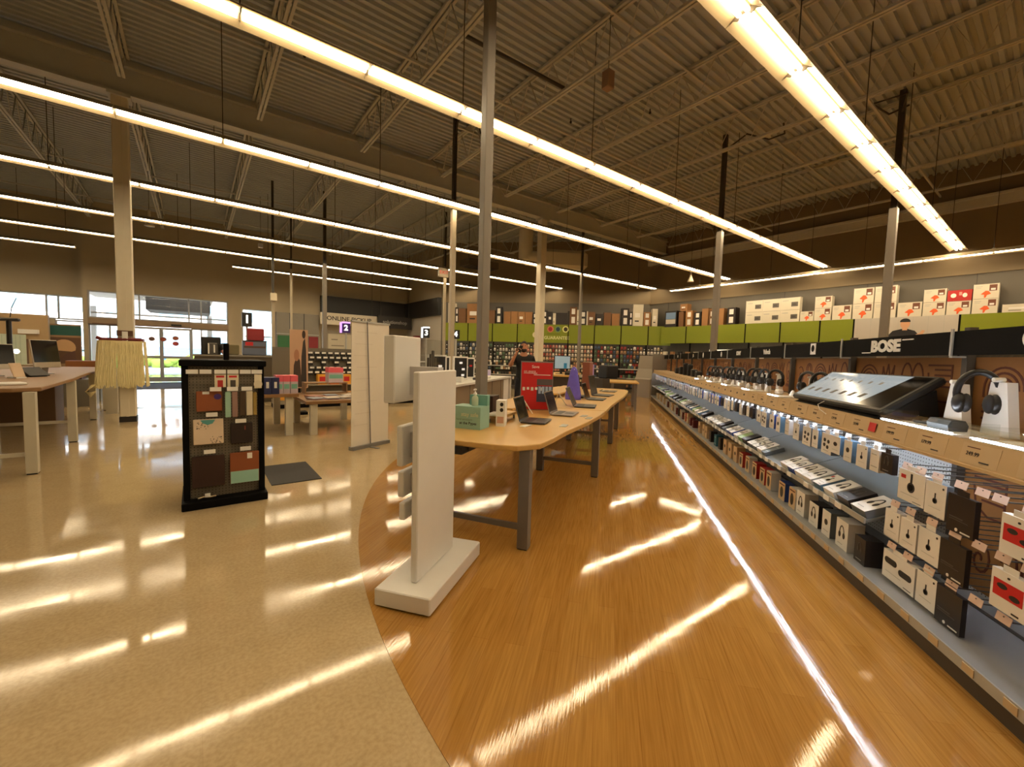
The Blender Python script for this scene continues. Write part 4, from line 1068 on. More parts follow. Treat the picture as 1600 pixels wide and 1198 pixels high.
# a strip of lit shelf on the east wall, seen past the end of the audio bays
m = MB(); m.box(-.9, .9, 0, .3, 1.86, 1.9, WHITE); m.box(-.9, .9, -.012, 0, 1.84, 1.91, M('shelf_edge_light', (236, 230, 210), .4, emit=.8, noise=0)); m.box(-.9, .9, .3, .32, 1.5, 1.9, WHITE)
o = m.build('wall_shelf', loc=(15.6, 7.4, 0), rz=ER); tag(o, 'bright white shelf edge under the green fascia past the aisle end', 'shelf')
for j in range(10):
    m = MB(); m.box(-.07, .07, 0, .12, 0, .2, (OFFW, BROWN, BOXB, pmat[7])[j % 4]); o = m.build('retail_box', loc=(15.55 + .04, 10.2 - .33 * j, 1.62), rz=ER)
    o.location.z = 1.62 if j < 4 else 1.62
    tag(o, 'small carton on the right wall under the green fascia, %s from the far corner' % ORD[j], 'box', 'cartons under the right green fascia')
m = MB(); m.box(-2.0, 2.0, 0, .3, 1.59, 1.615, DKGREY); o = m.build('wall_shelf', loc=(15.5, 8.75, 0), rz=ER); tag(o, 'dark shelf of small cartons on the right wall near the corner', 'shelf')
# ================================================================== WHITE KIOSK
kx, ky = .985, 1.98; ka = math.atan2(.46, .615); 
r = T('kiosk', 'plain white upright kiosk with a wide foot standing on the edge of the wood floor', 'kiosk', (kx, ky, 0), ka)
m = MB(); m.bbox(0, .76, 0, .345, .012, .11, WHITE, .006); m.build('base', r, )
m = MB(); m.box(.02, .74, .02, .325, 0, .012, BLACK); m.build('plinth', r)
m = MB(); m.bbox(.115, .62, .145, .185, .11, 1.322, WHITE, .006); m.build('panel', r)
def kbox(nm, x0, x1, y0, y1, z0, z1, bx0, bx1, bz0, bz1, lb=None):
    m = MB(); m.bbox(x0, x1, y0, y1, z0, z1, WHITE, .006); o = m.build(nm, r)
    if lb: o['label'] = lb
    m = MB(); m.box(bx0, bx1, .185, y0, bz0, bz1, M('bracket_grey', (190, 186, 186), .5)); m.build('bracket', o)
kbox('header_box', .24, .56, .38, .455, 1.12, 1.53, .42, .50, 1.16, 1.34, 'large white box raised above the panel top')
kbox('display_box', .175, .40, .28, .32, .76, 1.0, .26, .36, .8, .95)
kbox('display_box', .18, .40, .275, .315, .575, .73, .26, .36, .6, .7)
kbox('display_box', .19, .38, .27, .31, .435, .54, .26, .36, .46, .52)
# ================================================================== ROLL-UP BANNER
r = T('banner_stand', 'translucent white roll-up banner seen from behind, left of the kiosk', 'banner', (1.78, 6.18, 0), math.atan2(.3, .66))
BAN = M('banner_film', (222, 214, 200), .6, noise=.03)
m = MB(); m.box(0, .72, -.05, .05, 0, .05, GREYM); m.box(.30, .34, -.22, .14, 0, .012, GREYM); m.build('base_cassette', r)
m = MB(); m.box(.0, .72, -.004, .004, .05, 1.86, BAN)
for q in range(9): m.rect(.04 + .03 * (q % 3), .3 + .09 * (q % 3), .35 + .17 * q, .362 + .17 * q, -.004, M('faint_print', (213, 204, 189), .6), .001)
m.build('banner_sheet', r)
m = MB(); m.cyl((.34, -.03, .03), (.26, -.03, 1.87), .008, GREYM, n=8); m.box(-.01, .73, -.02, .01, 1.855, 1.88, LTGREY); m.build('support_rod', r)
# ================================================================== LAPTOP TABLE (two joined tops with a wavy edge)
ZTB = .79
TOPW = TABLEW
edge = [(1.60, 2.62), (1.70, 2.45), (1.82, 2.33), (2.01, 2.30), (2.25, 2.42), (2.57, 2.60), (3.13, 2.88), (3.6, 3.14), (4.01, 3.40)]
back = [(3.10, 4.60), (2.6, 4.28), (2.1, 3.92), (1.55, 3.5), (1.35, 3.2), (1.40, 2.95)]
edge2 = [(4.03, 3.41), (4.6, 3.80), (5.29, 4.24), (5.8, 4.55), (6.18, 4.80), (6.8, 5.22), (7.2, 5.52), (7.36, 5.72), (7.32, 5.95), (6.75, 6.75), (6.5, 6.9), (6.2, 6.75), (4.5, 5.58), (3.12, 4.62)]
LEGM = M('leg_grey', (112, 106, 100), .42, .2, noise=.05)
def table(label, outline, legs, bars):
    r = T('display_table', label, 'table')
    m = MB(); m.prism(outline, ZTB - .042, ZTB, TOPW); m.build('tabletop', r, bevel=.008)
    for x, y, a in legs:
        m = MB(); m.box(-.04, .04, -.04, .04, .012, ZTB - .043, LEGM, TX(x, y, 0, 0, 0, a)); m.box(-.036, .036, -.036, .036, 0, .012, BLACK, TX(x, y, 0, 0, 0, a)); m.build('leg', r)
    for (x0, y0), (x1, y1) in bars:
        d = Vector((x1 - x0, y1 - y0)); m = MB(); m.box(.04, d.length - .04, -.015, .015, .14, .18, LEGM, TX(x0, y0, 0, 0, 0, math.atan2(d.y, d.x))); m.build('crossbar', r)
    return r
ta = math.radians(33)
l1 = (1.93, 2.36); l1b = (1.48, 3.13); l2 = (3.84, 3.38); l2b = (3.47, 3.96)
t1 = table('maple laptop table with grey square legs, near half with the teal crate', edge + back, [(*l1, ta), (*l1b, ta), (*l2, ta), (*l2b, ta)], [(l1, l1b), (l2, l2b)])
m = MB(); m.box(-.3, .3, -.16, .16, ZTB - .10, ZTB - .043, BLACK, TX(1.72, 2.95, 0, 0, 0, ta)); m.box(-.2, .22, -.17, -.162, ZTB - .09, ZTB - .06, DKGREY, TX(1.72, 2.95, 0, 0, 0, ta)); m.build('cable_tray', t1)
l3 = (5.60, 4.62); l3b = (5.2, 5.2); l4 = (6.9, 5.55); l4b = (6.4, 6.35)
table('maple laptop table, far half carrying the farther laptops', edge2, [(*l3, ta), (*l3b, ta), (*l4, ta), (*l4b, ta)], [(l3, l3b), (l4, l4b)])
def raised(label, pts, z, h):
    r = T('riser', label, 'riser'); m = MB(); m.prism(pts, z + h - .025, z + h, TOPW); m.build('top', r)
    cx_ = sum(p[0] for p in pts) / len(pts); cy_ = sum(p[1] for p in pts) / len(pts)
    for x, y in pts:
        m = MB(); X_ = cx_ + (x - cx_) * .86; Y_ = cy_ + (y - cy_) * .86; m.cyl((X_, Y_, z), (X_, Y_, z + h - .025), .012, WHITE, n=8); m.build('leg', r)
    return r
raised('low maple riser right of the teal crate', [(2.27, 3.16), (2.66, 3.43), (2.50, 3.68), (2.27, 3.52)], ZTB, .07)
raised('low maple riser running down the middle behind the laptops', [(2.75, 3.62), (3.95, 4.40), (3.75, 4.72), (2.55, 3.94)], ZTB, .07)
raised('low maple riser on the far half of the laptop table', [(4.6, 4.85), (6.3, 6.0), (6.1, 6.3), (4.4, 5.15)], ZTB, .07)
# laptops
def laptop(label, p, ang, body, scr, wd=.34, dp=.24, hg=.235, lean=17):
    r = T('laptop', label, 'laptop', (*p, ZTB), ang)
    m = MB(); m.bbox(-wd / 2, wd / 2, -dp, 0, .004, .018, body, .005)
    m.rect(0, 0, 0, 0, 0, body) if False else None
    m.add([(-wd * .42, -dp * .45, .0184), (wd * .42, -dp * .45, .0184), (wd * .42, -.03, .0184), (-wd * .42, -.03, .0184)], [(0, 1, 2, 3)], BLACK)
    m.add([(-wd * .16, -dp * .92, .0184), (wd * .16, -dp * .92, .0184), (wd * .16, -dp * .52, .0184), (-wd * .16, -dp * .52, .0184)], [(0, 1, 2, 3)], DKGREY)
    m.box(-wd * .4, wd * .4, -dp * .9, -.02, 0, .004, BLACK); m.build('keyboard_base', r)
    X = TX(0, 0, .016, -math.radians(lean))
    m = MB(); m.bbox(-wd / 2, wd / 2, 0, .009, 0, hg, body, .003, X); s_ = m.build('lid', r)
    m = MB(); m.add([X @ Vector(q) for q in ((-wd * .47, -.0008, .02), (wd * .47, -.0008, .02), (wd * .47, -.0008, hg - .012), (-wd * .47, -.0008, hg - .012))], [(0, 1, 2, 3)], scr); m.build('screen', s_)
    return r
la = ta
SILV = M('silver_body', (140, 128, 120), .35, .5); SLATE = M('slate_body', (66, 64, 64), .35, .4)
B2 = M('dim_blue_screen', (26, 26, 44), .15)
lt1 = laptop('dark open laptop nearest the teal crate', (2.60, 3.22), la + .06, SLATE, M('dark_green_screen', (22, 26, 16), .12))
lt2 = laptop('open laptop with navy screen, second from the teal crate', (3.25, 3.50), la, SILV, B2, .36, .25, .25)
lt3 = laptop('open grey laptop, third from the teal crate, in front of the purple cloth', (4.04, 3.94), la + .1, SLATE, M('grey_screen', (56, 58, 58), .2), .38, .27, .26, 25)
laptop('open dark laptop, fourth from the teal crate', (4.95, 4.55), la, SLATE, SCREEN, .36, .26, .25, 20)
laptop('tall dark laptop near the far end of the table', (5.6, 5.0), la - .1, SLATE, M('green_grey_screen', (54, 52, 44), .25), .4, .3, .34, 12)
laptop('silver laptop at the far end of the table', (6.45, 5.55), la, SILV, SCREEN, .36, .26, .05, 80)
for (x, y, a_, lb) in ((2.42, 2.98, .4, 'white price card beside the nearest laptop'), (3.42, 3.2, .5, 'small card and puck at the edge by the second laptop'), (2.75, 2.82, .6, 'clear price sleeve on the wavy table edge by the nearest laptop'), (3.35, 3.06, .55, 'clear price sleeve on the wavy edge by the second laptop')):
    m = MB(); m.box(-.07, .07, -.03, .03, 0, .004, WHITE2 if 'white' in lb else ACB); m.rect(-.05, .05, .001, .003, -.03, INK, .001); o = m.build('price_card', loc=(x, y, ZTB), rz=a_); tag(o, lb, 'card', 'cards on the laptop table')
# cables loops
for j, (x, y) in enumerate(((3.0, 3.58), (3.98, 4.05))):
    m = MB(); m.tube([(0, 0, .004), (-.03, .05, .09), (-.05, .1, .17), (-.02, .14, .09), (.05, .2, .004)], .006, WHITE, 8); o = m.build('charging_cable', loc=(x, y, ZTB), rz=.3); tag(o, ('pale security cable beside the navy screen laptop', 'pale cable between the third laptop and the riser')[j], 'cable')
# teal crate with sanitizer
TEAL = M('mint_card', (142, 182, 168), .5, noise=.03); TEAL2 = M('mint_card_deep', (112, 164, 152), .5)
tx = (1.94, 2.99); tang = math.atan2(3.08 - 2.98, 2.11 - 1.94)
r = T('sanitizer_stand', 'mint green cardboard counter stand with pale wording on the near table end', 'display', (1.925, 2.985, ZTB), math.radians(-58))
# local: front faces -y ; x right
w = .27; d_ = .19
m = MB(); m.box(-w, 0, 0, d_, 0, .195, TEAL); m.build('tray_box', r)
m = MB(); m.box(-w + .1, .0, d_ * .72, d_, .195, .285, TEAL2); m.build('back_card', r)
m = MB(); m.text('stay safe', .048, -.02, 0, .125, M('pale_mint_letters', (200, 206, 172), .5), 'RIGHT', .001, bold=.001); m.text('hand sanitizers', .026, -.075, 0, .082, M('deep_green_letters', (90, 110, 84), .5), 'RIGHT', .001); m.text('at the Pypes', .033, -.035, 0, .05, INK, 'RIGHT', .001, bold=.0008); m.build('lettering', r)
r = T('sanitizer_bottle', 'clear pump bottle of sanitizer standing on the mint green stand', 'bottle', (1.945, 3.105, ZTB + .196))
m = MB(); m.lathe([(.026, 0), (.03, .004), (.03, .06), (.026, .078), (.012, .09), (.012, .098)], M('gel_bottle', (190, 204, 176), .15), 14); m.build('body', r)
m = MB(); m.lathe([(.015, .098), (.015, .112), (.006, .116), (.006, .135), (.013, .137), (.013, .147), (.004, .15)], WHITE, 12); m.cyl((0, 0, .142), (-.03, -.02, .138), .005, WHITE, n=8); m.build('pump', r)
# boxes behind crate
r = T('software_box', 'white box with black dots standing right of the mint green stand', 'box', (2.14, 3.07, ZTB + .0), math.radians(-45))
m = MB(); m.box(-.0, .08, .03, .16, 0, .235, WHITE2)
for z in (.2, .15): m.disc(.05, z, .016, .018, .03, BLACK, .002)
m.rect(.01, .07, .03, .09, .03, M('salmon_print', (206, 160, 140), .5)); m.build('carton', r)
m = MB(); m.box(-.09, .09, -.06, .06, 0, .17, M('dark_brown_box', (46, 26, 18), .5)); o = m.build('speaker_box', loc=(2.36, 3.48, ZTB + .07), rz=.6); tag(o, 'dark brown box on the riser beside the mint green stand', 'box')
m = MB(); m.bbox(-.1, .1, -.07, .07, 0, .02, WHITE, .006); o = m.build('drive_case', loc=(2.3, 3.28, ZTB + .07), rz=.6); tag(o, 'flat white case lying on the riser edge behind the nearest laptop', 'case')
# red sign
r = T('floor_sign', 'red framed poster sign standing among the laptops', 'sign', (3.27, 3.84, ZTB), math.radians(-36))
m = MB(); m.box(-.195, .195, .0, .02, .0, .585, GREYM); m.build('frame', r)
m = MB(); m.box(-.185, .185, -.004, 0, .01, .57, REDP); m.rect(.0, .185, .30, .375, -.004, M('sign_grey', (90, 84, 84), .5)); m.rect(0, .185, .1, .29, -.004, M('sign_photo', (60, 66, 90), .5))
for i in range(5): m.rect(-.17 + .05 * i, -.14 + .05 * i, .235 + .01 * (i % 2), .275, -.0045, WHITE2)
for i in range(4): m.rect(.02 + .042 * i, .05 + .042 * i, .2, .285, -.0065, M('pale_blue', (170, 190, 220), .5))
m.text('Save', .05, -.02, -.005, .52, WHITE2, depth=.001); m.text('on every', .04, -.16, -.005, .465, WHITE2, 'LEFT', .001); m.rect(-.04, .16, .42, .428, -.004, WHITE2); m.rect(-.16, .0, .44, .446, -.004, WHITE2); m.build('poster', r)
# purple cloth / robot-like tall item, brown box, etc. on far half
PUR = M('violet_plush', (96, 84, 190), .7, noise=.2, nscale=20); 
r = T('display_figure', 'tall violet cone shaped display figure behind the third laptop', 'figure', (4.68, 4.62, ZTB))
m = MB(); m.lathe([(.12, 0), (.125, .06), (.10, .2), (.085, .28), (.06, .42), (.045, .47), (.018, .5), (0, .505)], PUR, 18); m.build('body', r)
m = MB(); m.tube([(-.07, -.05, .02), (-.05, -.05, .25), (-.025, -.03, .47)], .008, M('pale_violet_edge', (176, 170, 226), .5), 8); m.build('edge_trim', r)
m = MB(); m.box(-.09, .09, -.07, .07, 0, .5, M('copper_carton', (132, 78, 62), .5)); m.box(-.085, .085, -.066, .066, .5, .506, OFFW); o = m.build('tall_carton', loc=(5.85, 5.42, ZTB + .07), rz=.4); tag(o, 'tall copper brown carton on the far riser', 'box')
m = MB(); m.box(-.05, .05, -.05, .05, 0, .46, M('lilac_carton', (176, 150, 220), .5)); o = m.build('tall_carton', loc=(6.08, 5.56, ZTB + .07), rz=.4); tag(o, 'tall lilac carton right beside the copper brown one', 'box')
m = MB(); m.bbox(-.14, .14, -.1, .1, 0, .035, BLACK, .01); o = m.build('keyboard', loc=(5.0, 4.82, ZTB), rz=.6); tag(o, 'black keyboard lying right of the violet figure', 'keyboard')
m = MB(); m.bbox(-.12, .12, -.06, .06, 0, .08, WHITE, .02); o = m.build('router', loc=(3.62, 4.38, ZTB + .07), rz=.6); tag(o, 'white device on the riser right of the red sign', 'device')
# tele pole standing on the near table, plus other poles
tele_pole(2.17, 3.36, ZTB, ZC, .088, ZC, PGREY, PGREY, 'tall grey square pole rising from the near laptop table to the roof')
tele_pole(4.43, 8.10, 0, ZC, .10, 4.5, STEELD, PWARM, 'pale slim pole just left of the tall grey pole, dark at its top')
# ================================================================== WHITE COUNTER ROW behind table
ca = math.atan2(8.59 - 6.0, 6.58 - 3.41)
r = T('counter', 'long white service counter with taupe front behind the laptop table', 'counter', (3.05, 5.85, 0), ca)
TAUPE = M('taupe_front', (140, 122, 100), .55)
m = MB(); m.box(.28, 4.5, 0, .62, .88, .92, WHITE); m.build('worktop', r)
m = MB(); m.box(.31, 4.44, .06, .6, .0, .88, TAUPE)
for q in range(1, 6): m.box(.74 * q - .006, .74 * q + .006, .055, .06, .1, .87, DKGREY)
m.build('front_panel', r)
m = MB(); m.box(4.44, 4.5, 0, .62, 0, .88, WHITE); m.build('end_panel', r)
m = MB(); m.box(3.9, 4.35, .04, .058, .25, .85, WHITE2); m.build('front_notice', r)
def CN(x, y, z=.92): return (3.05 + x * math.cos(ca) - y * math.sin(ca), 5.85 + x * math.sin(ca) + y * math.cos(ca), z)
def framed(label, x, y, w, h, art, rz):
    r = T('demo_screen', label, 'display', CN(x, y), rz, 'white framed demo screens')
    m = MB(); m.bbox(-w / 2, w / 2, 0, .05, 0, h, WHITE, .006); m.build('frame', r)
    m = MB(); m.rect(-w / 2 + .03, w / 2 - .03, .04, h - .03, 0, BLACK, .002)
    for dx, dz, mt in art: m.rect(dx - .035, dx + .035, dz - .02, dz + .02, -.002, mt, .002)
    m.build('panel_face', r)
DOT = M('screen_white', (240, 240, 240), .4, emit=.5, noise=0)
framed('white framed black demo board on the counter left of the tall grey pole', .85, .45, .36, .50, [(-.07, .30, DOT), (.05, .30, DOT), (-.08, .14, DOT), (0, .14, DOT), (.08, .14, DOT)], ca - .7)
framed('white framed demo board just right of the leftmost one, with red dots', 1.15, .5, .36, .48, [(-.05, .30, REDP), (.05, .22, REDP), (0, .1, M('slate_blue', (90, 110, 150), .5))], ca - .7)
framed('white framed demo board right of the tall grey pole', 2.0, .45, .36, .48, [(0, .35, DOT), (.06, .22, DOT), (.05, .1, DOT)], ca - .6)
framed('white framed demo board with a red card nearest the person', 2.6, .5, .34, .46, [(-.05, .25, DOT), (.06, .28, REDP)], ca - .6)
r = T('tablet_stand', 'lit pale pink tablet on the counter by the person', 'tablet', CN(3.55, .35), ca - .5); m = MB(); m.bbox(-.1, .1, 0, .015, .02, .18, WHITE, .004); m.build('case', r); m = MB(); m.rect(-.09, .09, .03, .17, 0, M('tablet_glow', (140, 124, 136), .3, emit=.7, noise=0), .002); m.build('screen', r); m = MB(); m.box(-.05, .05, -.02, .06, 0, .022, WHITE); m.build('foot', r)
for j, (x, y, w, h, mt, lb) in enumerate(((.55, .2, .3, .05, BLACK, 'black keyboard tray at the left of the white counter'), (1.3, .2, .12, .1, WHITE, 'small white puck stand on the counter by the tall pole'), (2.3, .2, .2, .05, DKGREY, 'dark demo phone base on the white counter'), (3.0, .2, .25, .06, WHITE2, 'white paper stack on the counter left of the person'))):
    m = MB(); m.bbox(-w / 2, w / 2, -.06, .06, 0, h, mt, .008); o = m.build('counter_item', loc=CN(x, y), rz=ca); o.name = ('keyboard_tray', 'puck_stand', 'demo_phone', 'paper_stack')[j]; tag(o, lb, ('tray', 'stand', 'stand', 'paper')[j])
# acrylic case and white printer-like box left on the counter behind the kiosk
r = T('acrylic_case', 'clear case of grey accessories on the counter behind the kiosk', 'case', CN(.52, .29), ca); m = MB(); m.box(-.18, .18, 0, .3, .12, .74, CLEAR); m.build('cover', r); m = MB(); m.box(-.18, .18, 0, .3, 0, .12, WHITE); m.build('base', r)
for q in range(4):
    m = MB(); m.bbox(-.16 + q * .085, -.10 + q * .085, .1, .14, .12, .45 + .06 * (q % 3), DKGREY, .01); m.build('accessory', r)
# pedestal for case: the counter continues to the left
# far displays on the wood
def simple_table(label, x, y, w, d, h, rz, topm, legm, grp=None):
    r = T('display_table', label, 'table', (x, y, 0), rz, grp)
    m = MB(); m.box(-w / 2, w / 2, -d / 2, d / 2, h - .04, h, topm); m.build('tabletop', r, bevel=.006)
    for sx in (-1, 1):
        for sy in (-1, 1):
            m = MB(); m.box(sx * (w / 2 - .1) - .035, sx * (w / 2 - .1) + .035, sy * (d / 2 - .08) - .035, sy * (d / 2 - .08) + .035, .012, h - .041, legm); m.box(sx * (w / 2 - .1) - .03, sx * (w / 2 - .1) + .03, sy * (d / 2 - .08) - .03, sy * (d / 2 - .08) + .03, 0, .012, BLACK); m.build('leg', r)
    return r
simple_table('small maple table beyond the far end of the laptop table', 10.2, 8.0, 1.5, .8, .8, .7, TOPW, LEGM)
m = MB(); m.box(-1.1, 1.1, -.35, .35, 0, .95, M('dark_counter', (60, 50, 42), .5)); m.box(-1.15, 1.15, -.4, .4, .95, .99, TOPW); o = m.build('demo_counter', loc=(8.3, 8.6, 0), rz=ca); tag(o, 'brown demo counter beyond the white counter carrying the lit monitor', 'counter')
def DC(x, y, z): return (8.3 + x * math.cos(ca) - y * math.sin(ca), 8.6 + x * math.sin(ca) + y * math.cos(ca), z)
r = T('monitor', 'lit monitor showing pale blue sky on the brown counter right of the column', 'monitor', DC(-.35, 0, .99), ca - .75)
m = MB(); m.bbox(-.28, .28, 0, .03, .14, .5, BLACK, .006); m.build('bezel', r); m = MB(); m.rect(-.265, .265, .155, .485, 0, M('sky_screen', (120, 136, 140), .3, emit=.75, noise=.1, nscale=4), .002); m.rect(.05, .16, .16, .3, -.002, M('screen_teal', (40, 110, 140), .3, emit=.3), .001); m.build('screen', r)
m = MB(); m.box(-.03, .03, .03, .06, .01, .3, BLACK); m.box(-.12, .12, -.04, .14, 0, .012, BLACK); m.build('stand', r)
m = MB(); m.bbox(-.3, .3, -.2, .2, 0, .45, BLACK, .03); o = m.build('printer', loc=(11.4, 9.6, .78), rz=ca - .7); tag(o, 'large black printer beyond the far end of the tables', 'printer')
m = MB(); m.box(-.6, .6, -.3, .3, 0, .78, M('dark_plinth', (58, 50, 42), .5)); o = m.build('plinth', loc=(11.4, 9.6, 0), rz=ca - .7); tag(o, 'dark plinth under the large black printer', 'plinth')
for j in range(5):
    m = MB(); m.bbox(-.12, .12, -.08, .08, 0, .07 + .03 * (j % 2), (BLACK, DKGREY, REDB, WHITE, BLACK)[j], .01); o = m.build('demo_device', loc=DC(-.8 + .38 * j + (.2 if j > 1 else 0), -.22, .99), rz=ca); tag(o, 'small %s device along the front of the brown counter, %s from the left' % (('black', 'dark grey', 'red', 'white', 'black')[j], ORD[j]), 'device', 'devices on the brown counter')
# ================================================================== BLACK CASE STAND (end display)
PEGT = tex_peg('taupe_pegboard', (112, 104, 90), (44, 40, 34))
r = T('pegboard_stand', 'black framed pegboard stand hung with tablet cases on the tile floor', 'stand', (.21, 4.55, 0), 0)
m = MB(); m.bbox(-.325, .325, -.03, .62, .0, .07, BLACKM, .006); m.build('base', r)
m = MB(); m.box(-.30, .30, .10, .12, .07, 1.26, PEGT); m.build('pegboard', r)
m = MB(); m.box(-.31, -.262, .06, .5, .07, 1.30, BLACKM); m.build('side_post', r)
m = MB(); m.box(.262, .31, .06, .5, .07, 1.30, BLACKM); m.build('side_post', r)
m = MB(); m.bbox(-.325, .325, .02, .55, 1.26, 1.315, BLACKM, .006); m.build('top_cap', r)
m = MB(); m.box(-.262, .262, .47, .5, .07, 1.26, BLACKM); m.build('back_panel', r)
m = MB(); m.bbox(.0, .045, .2, .26, 1.315, 1.47, BLACKM, .004); m.build('top_post', r)
def hk(x, z, ln=.1):
    m = MB(); m.cyl((x, .10, z), (x, .10 - ln, z), .0035, LTGREY, n=6); o = m.build('peg_hook', r)
    g = MB(); g.box(x - .042, x + .042, .094 - ln, .1 - ln, z - .014, z + .022, WHITE2); g.build('hook_tag', o)
for x in (-.235, -.14, -.035, .06, .155, .245): hk(x, 1.21)
for x, z in ((-.07, 1.055), (.055, 1.055), (.165, 1.055), (-.1, .83), (.115, .76), (-.12, .50), (.15, .50)): hk(x, z)
def hangcase(nm, x, z0, w, h, mt, lb, art=None, d=.025, y=.03):
    m = MB(); m.bbox(-w / 2, w / 2, 0, d, 0, h, mt, .005)
    if art: art(m, w, h)
    o = m.build(nm, loc=(.21 + x, 4.55 + y, z0)); return tag(o, lb, 'case' if 'case' in nm else 'pack', 'tablet cases on the black stand')
BRN = M('saddle_case', (140, 76, 40), .55, noise=.06); DKC = M('dark_brown_case', (48, 24, 18), .5); MINT = M('mint_case', (150, 196, 182), .55); CRM = M('cream_case', (220, 200, 176), .55)
hangcase('tablet_case', -.115, .86, .19, .18, BRN, 'saddle brown case with a violet tag, upper left of the black stand', lambda m, w, h: (m.disc(.06, h * .72, .028, .026, .0, M('violet_tag', (70, 44, 120), .5)), m.rect(-.05, .0, h * .85, h * .98, 0, WHITE2)))
def spk(m, w, h):
    rnd = random.Random(4)
    m.plate([(-.06, h - .006), (.05, h - .006), (.03, h - .04), (-.005, h - .05), (-.04, h - .035)], 0, M('teal_splash', (90, 160, 158), .5))
    for i in range(26):
        a, b = rnd.uniform(.01, .1), rnd.uniform(.005, .07); m.disc(a, b, .0035, .0035, 0, INK, .001, 6); m.disc(-a + .01, h - .02 - b, .0035, .0035, 0, INK, .001, 6)
hangcase('tablet_case', -.125, .565, .22, .225, CRM, 'cream case speckled black with a teal splash, middle left of the black stand', spk)
hangcase('tablet_case', -.13, .18, .24, .28, DKC, 'large dark brown case at the lower left of the black stand')
hangcase('tablet_case', .125, .55, .175, .19, M('black_brown_case', (30, 16, 14), .5), 'near-black case in the middle right of the black stand', lambda m, w, h: m.rect(.02, .03, h * .65, h * .85, 0, M('maroon_print', (120, 50, 44), .5)))
o = hangcase('tablet_case', .145, .175, .23, .29, BRN, 'brown and mint two-tone case at the lower right of the black stand', lambda m, w, h: (m.rect(-w / 2 + .004, w / 2 - .004, .004, h * .40, 0, MINT, .002), m.rect(.02, .06, h * .78, h * .96, 0, WHITE2)))
for i, (x, lb, mt) in enumerate(((-.035, 'white carded cable pack with a red cord, upper middle of the black stand', REDB), (.06, 'white carded cable pack beside the red one, upper middle of the black stand', DKGREY))):
    hangcase('cable_pack', x, 1.075, .085, .115, M('cream_card', (226, 216, 190), .55), lb, lambda m, w, h, mt=mt: (m.rect(-.02, .02, .0, h * .55, 0, mt, .004), m.rect(-.03, .03, h * .75, h * .9, 0, REDP, .0005)), .006, .005)
hangcase('cable_pack', .255, 1.06, .06, .13, M('cream_card', (226, 216, 190), .55), 'white bottle shaped pack hung at the upper right of the black stand', lambda m, w, h: m.disc(0, h * .3, .035, .035, 0, CREAM, .004), .006, .005)
hangcase('pencil_case', .02, .80, .045, .235, M('mint_pack', (150, 190, 170), .5), 'tall mint pack in the upper row of the black stand', None, .015, .0)
hangcase('pencil_case', .072, .80, .045, .235, M('grey_red_pack', (150, 120, 110), .5), 'tall grey red pack beside the mint one on the black stand', None, .015, .0)
hangcase('pencil_case', .132, .81, .05, .225, M('dark_bronze_pack', (66, 48, 30), .5), 'tall dark bronze pack on the black stand', None, .015, .0)
hangcase('pencil_case', .185, .81, .05, .225, CREAM, 'tall cream pack on the black stand', None, .015, .0)
hangcase('pencil_case', .228, .81, .03, .215, M('mustard_pack', (150, 126, 60), .5), 'narrow mustard pack at the right of the black stand', None, .012, .0)
m = MB(); m.tube([(-.06, 0, .012), (-.02, .02, .014), (.03, -.01, .016), (.07, .02, .012)], .009, M('chrome_tan', (190, 170, 140), .3, .6), 8); m.box(-.01, .03, -.02, 0, .02, .05, WHITE2); o = m.build('lock_cable', loc=(.06, 4.58, .072)); tag(o, 'small coiled cable with a white tag on the base of the black stand', 'cable')
m = MB(); m.box(.62, 1.11, 4.95, 5.82, 0, .008, M('black_mat', (26, 22, 18), .55, spec=.2)); o = m.build('floor_mat'); tag(o, 'black rectangular mat on the tile behind the black stand', 'mat')

# ================================================================== MIDDLE: book tables and shelves
LEGW = M('leg_pale', (196, 190, 172), .5, noise=.03); OAK = M('oak_top', (140, 104, 64), .5, noise=.07)
def mtable(label, x0, x1, y0, y1, h, legw=.11):
    r = T('display_table', label, 'table', ((x0 + x1) / 2, (y0 + y1) / 2, 0)); w = x1 - x0; d = y1 - y0
    m = MB(); m.box(-w / 2, w / 2, -d / 2, d / 2, h - .05, h, OAK); m.build('tabletop', r)
    for sx in (-1, 1):
        for sy in (-1, 1):
            a, b = sx * (w / 2 - .08 - legw / 2), sy * (d / 2 - .05 - legw / 2)
            m = MB(); m.box(a - legw / 2, a + legw / 2, b - legw / 2, b + legw / 2, 0, h - .051, LEGW); m.build('leg', r)
mtable('taller oak table carrying the blue and pink boxed stationery', .58, 1.38, 7.75, 9.3, .70)
mtable('lower oak table holding magazines beside the stationery table', 1.46, 2.63, 7.60, 9.3, .58)
PNK = M('pink_binder', (226, 96, 110), .5); MNT = M('mint_binder', (120, 180, 160), .5); BLU = M('navy_binder', (30, 38, 84), .5); PGRY = M('pale_binder', (196, 180, 190), .5)
for j in range(7):
    m = MB(); 
    if j < 4: m.box(-.055, .055, -.14, .14, 0, .27, BLU); m.rect(-.02, .02, .1, .2, -.14, WHITE2)
    o = m.build('binder', loc=(.70 + .115 * j, 7.95, .70)) if j < 4 else None
    if o: tag(o, 'navy blue binder on the taller oak table, %s from the left' % ORD[j], 'binder', 'navy binders')
def pinkbox(x, y, z, w, lb):
    m = MB(); m.box(-w / 2, w / 2, -.14, .14, 0, .30, PGRY); m.box(-w / 2 - .001, w / 2 + .001, -.141, .141, .2, .301, PNK); m.box(w / 2 - .001, w / 2 + .003, -.12, .13, .07, .17, MNT); m.rect(-w / 2 + .01, w / 2 - .01, .08, .16, -.14, MNT)
    o = m.build('stationery_box', loc=(x, y, z)); tag(o, lb, 'box', 'pink stationery boxes')
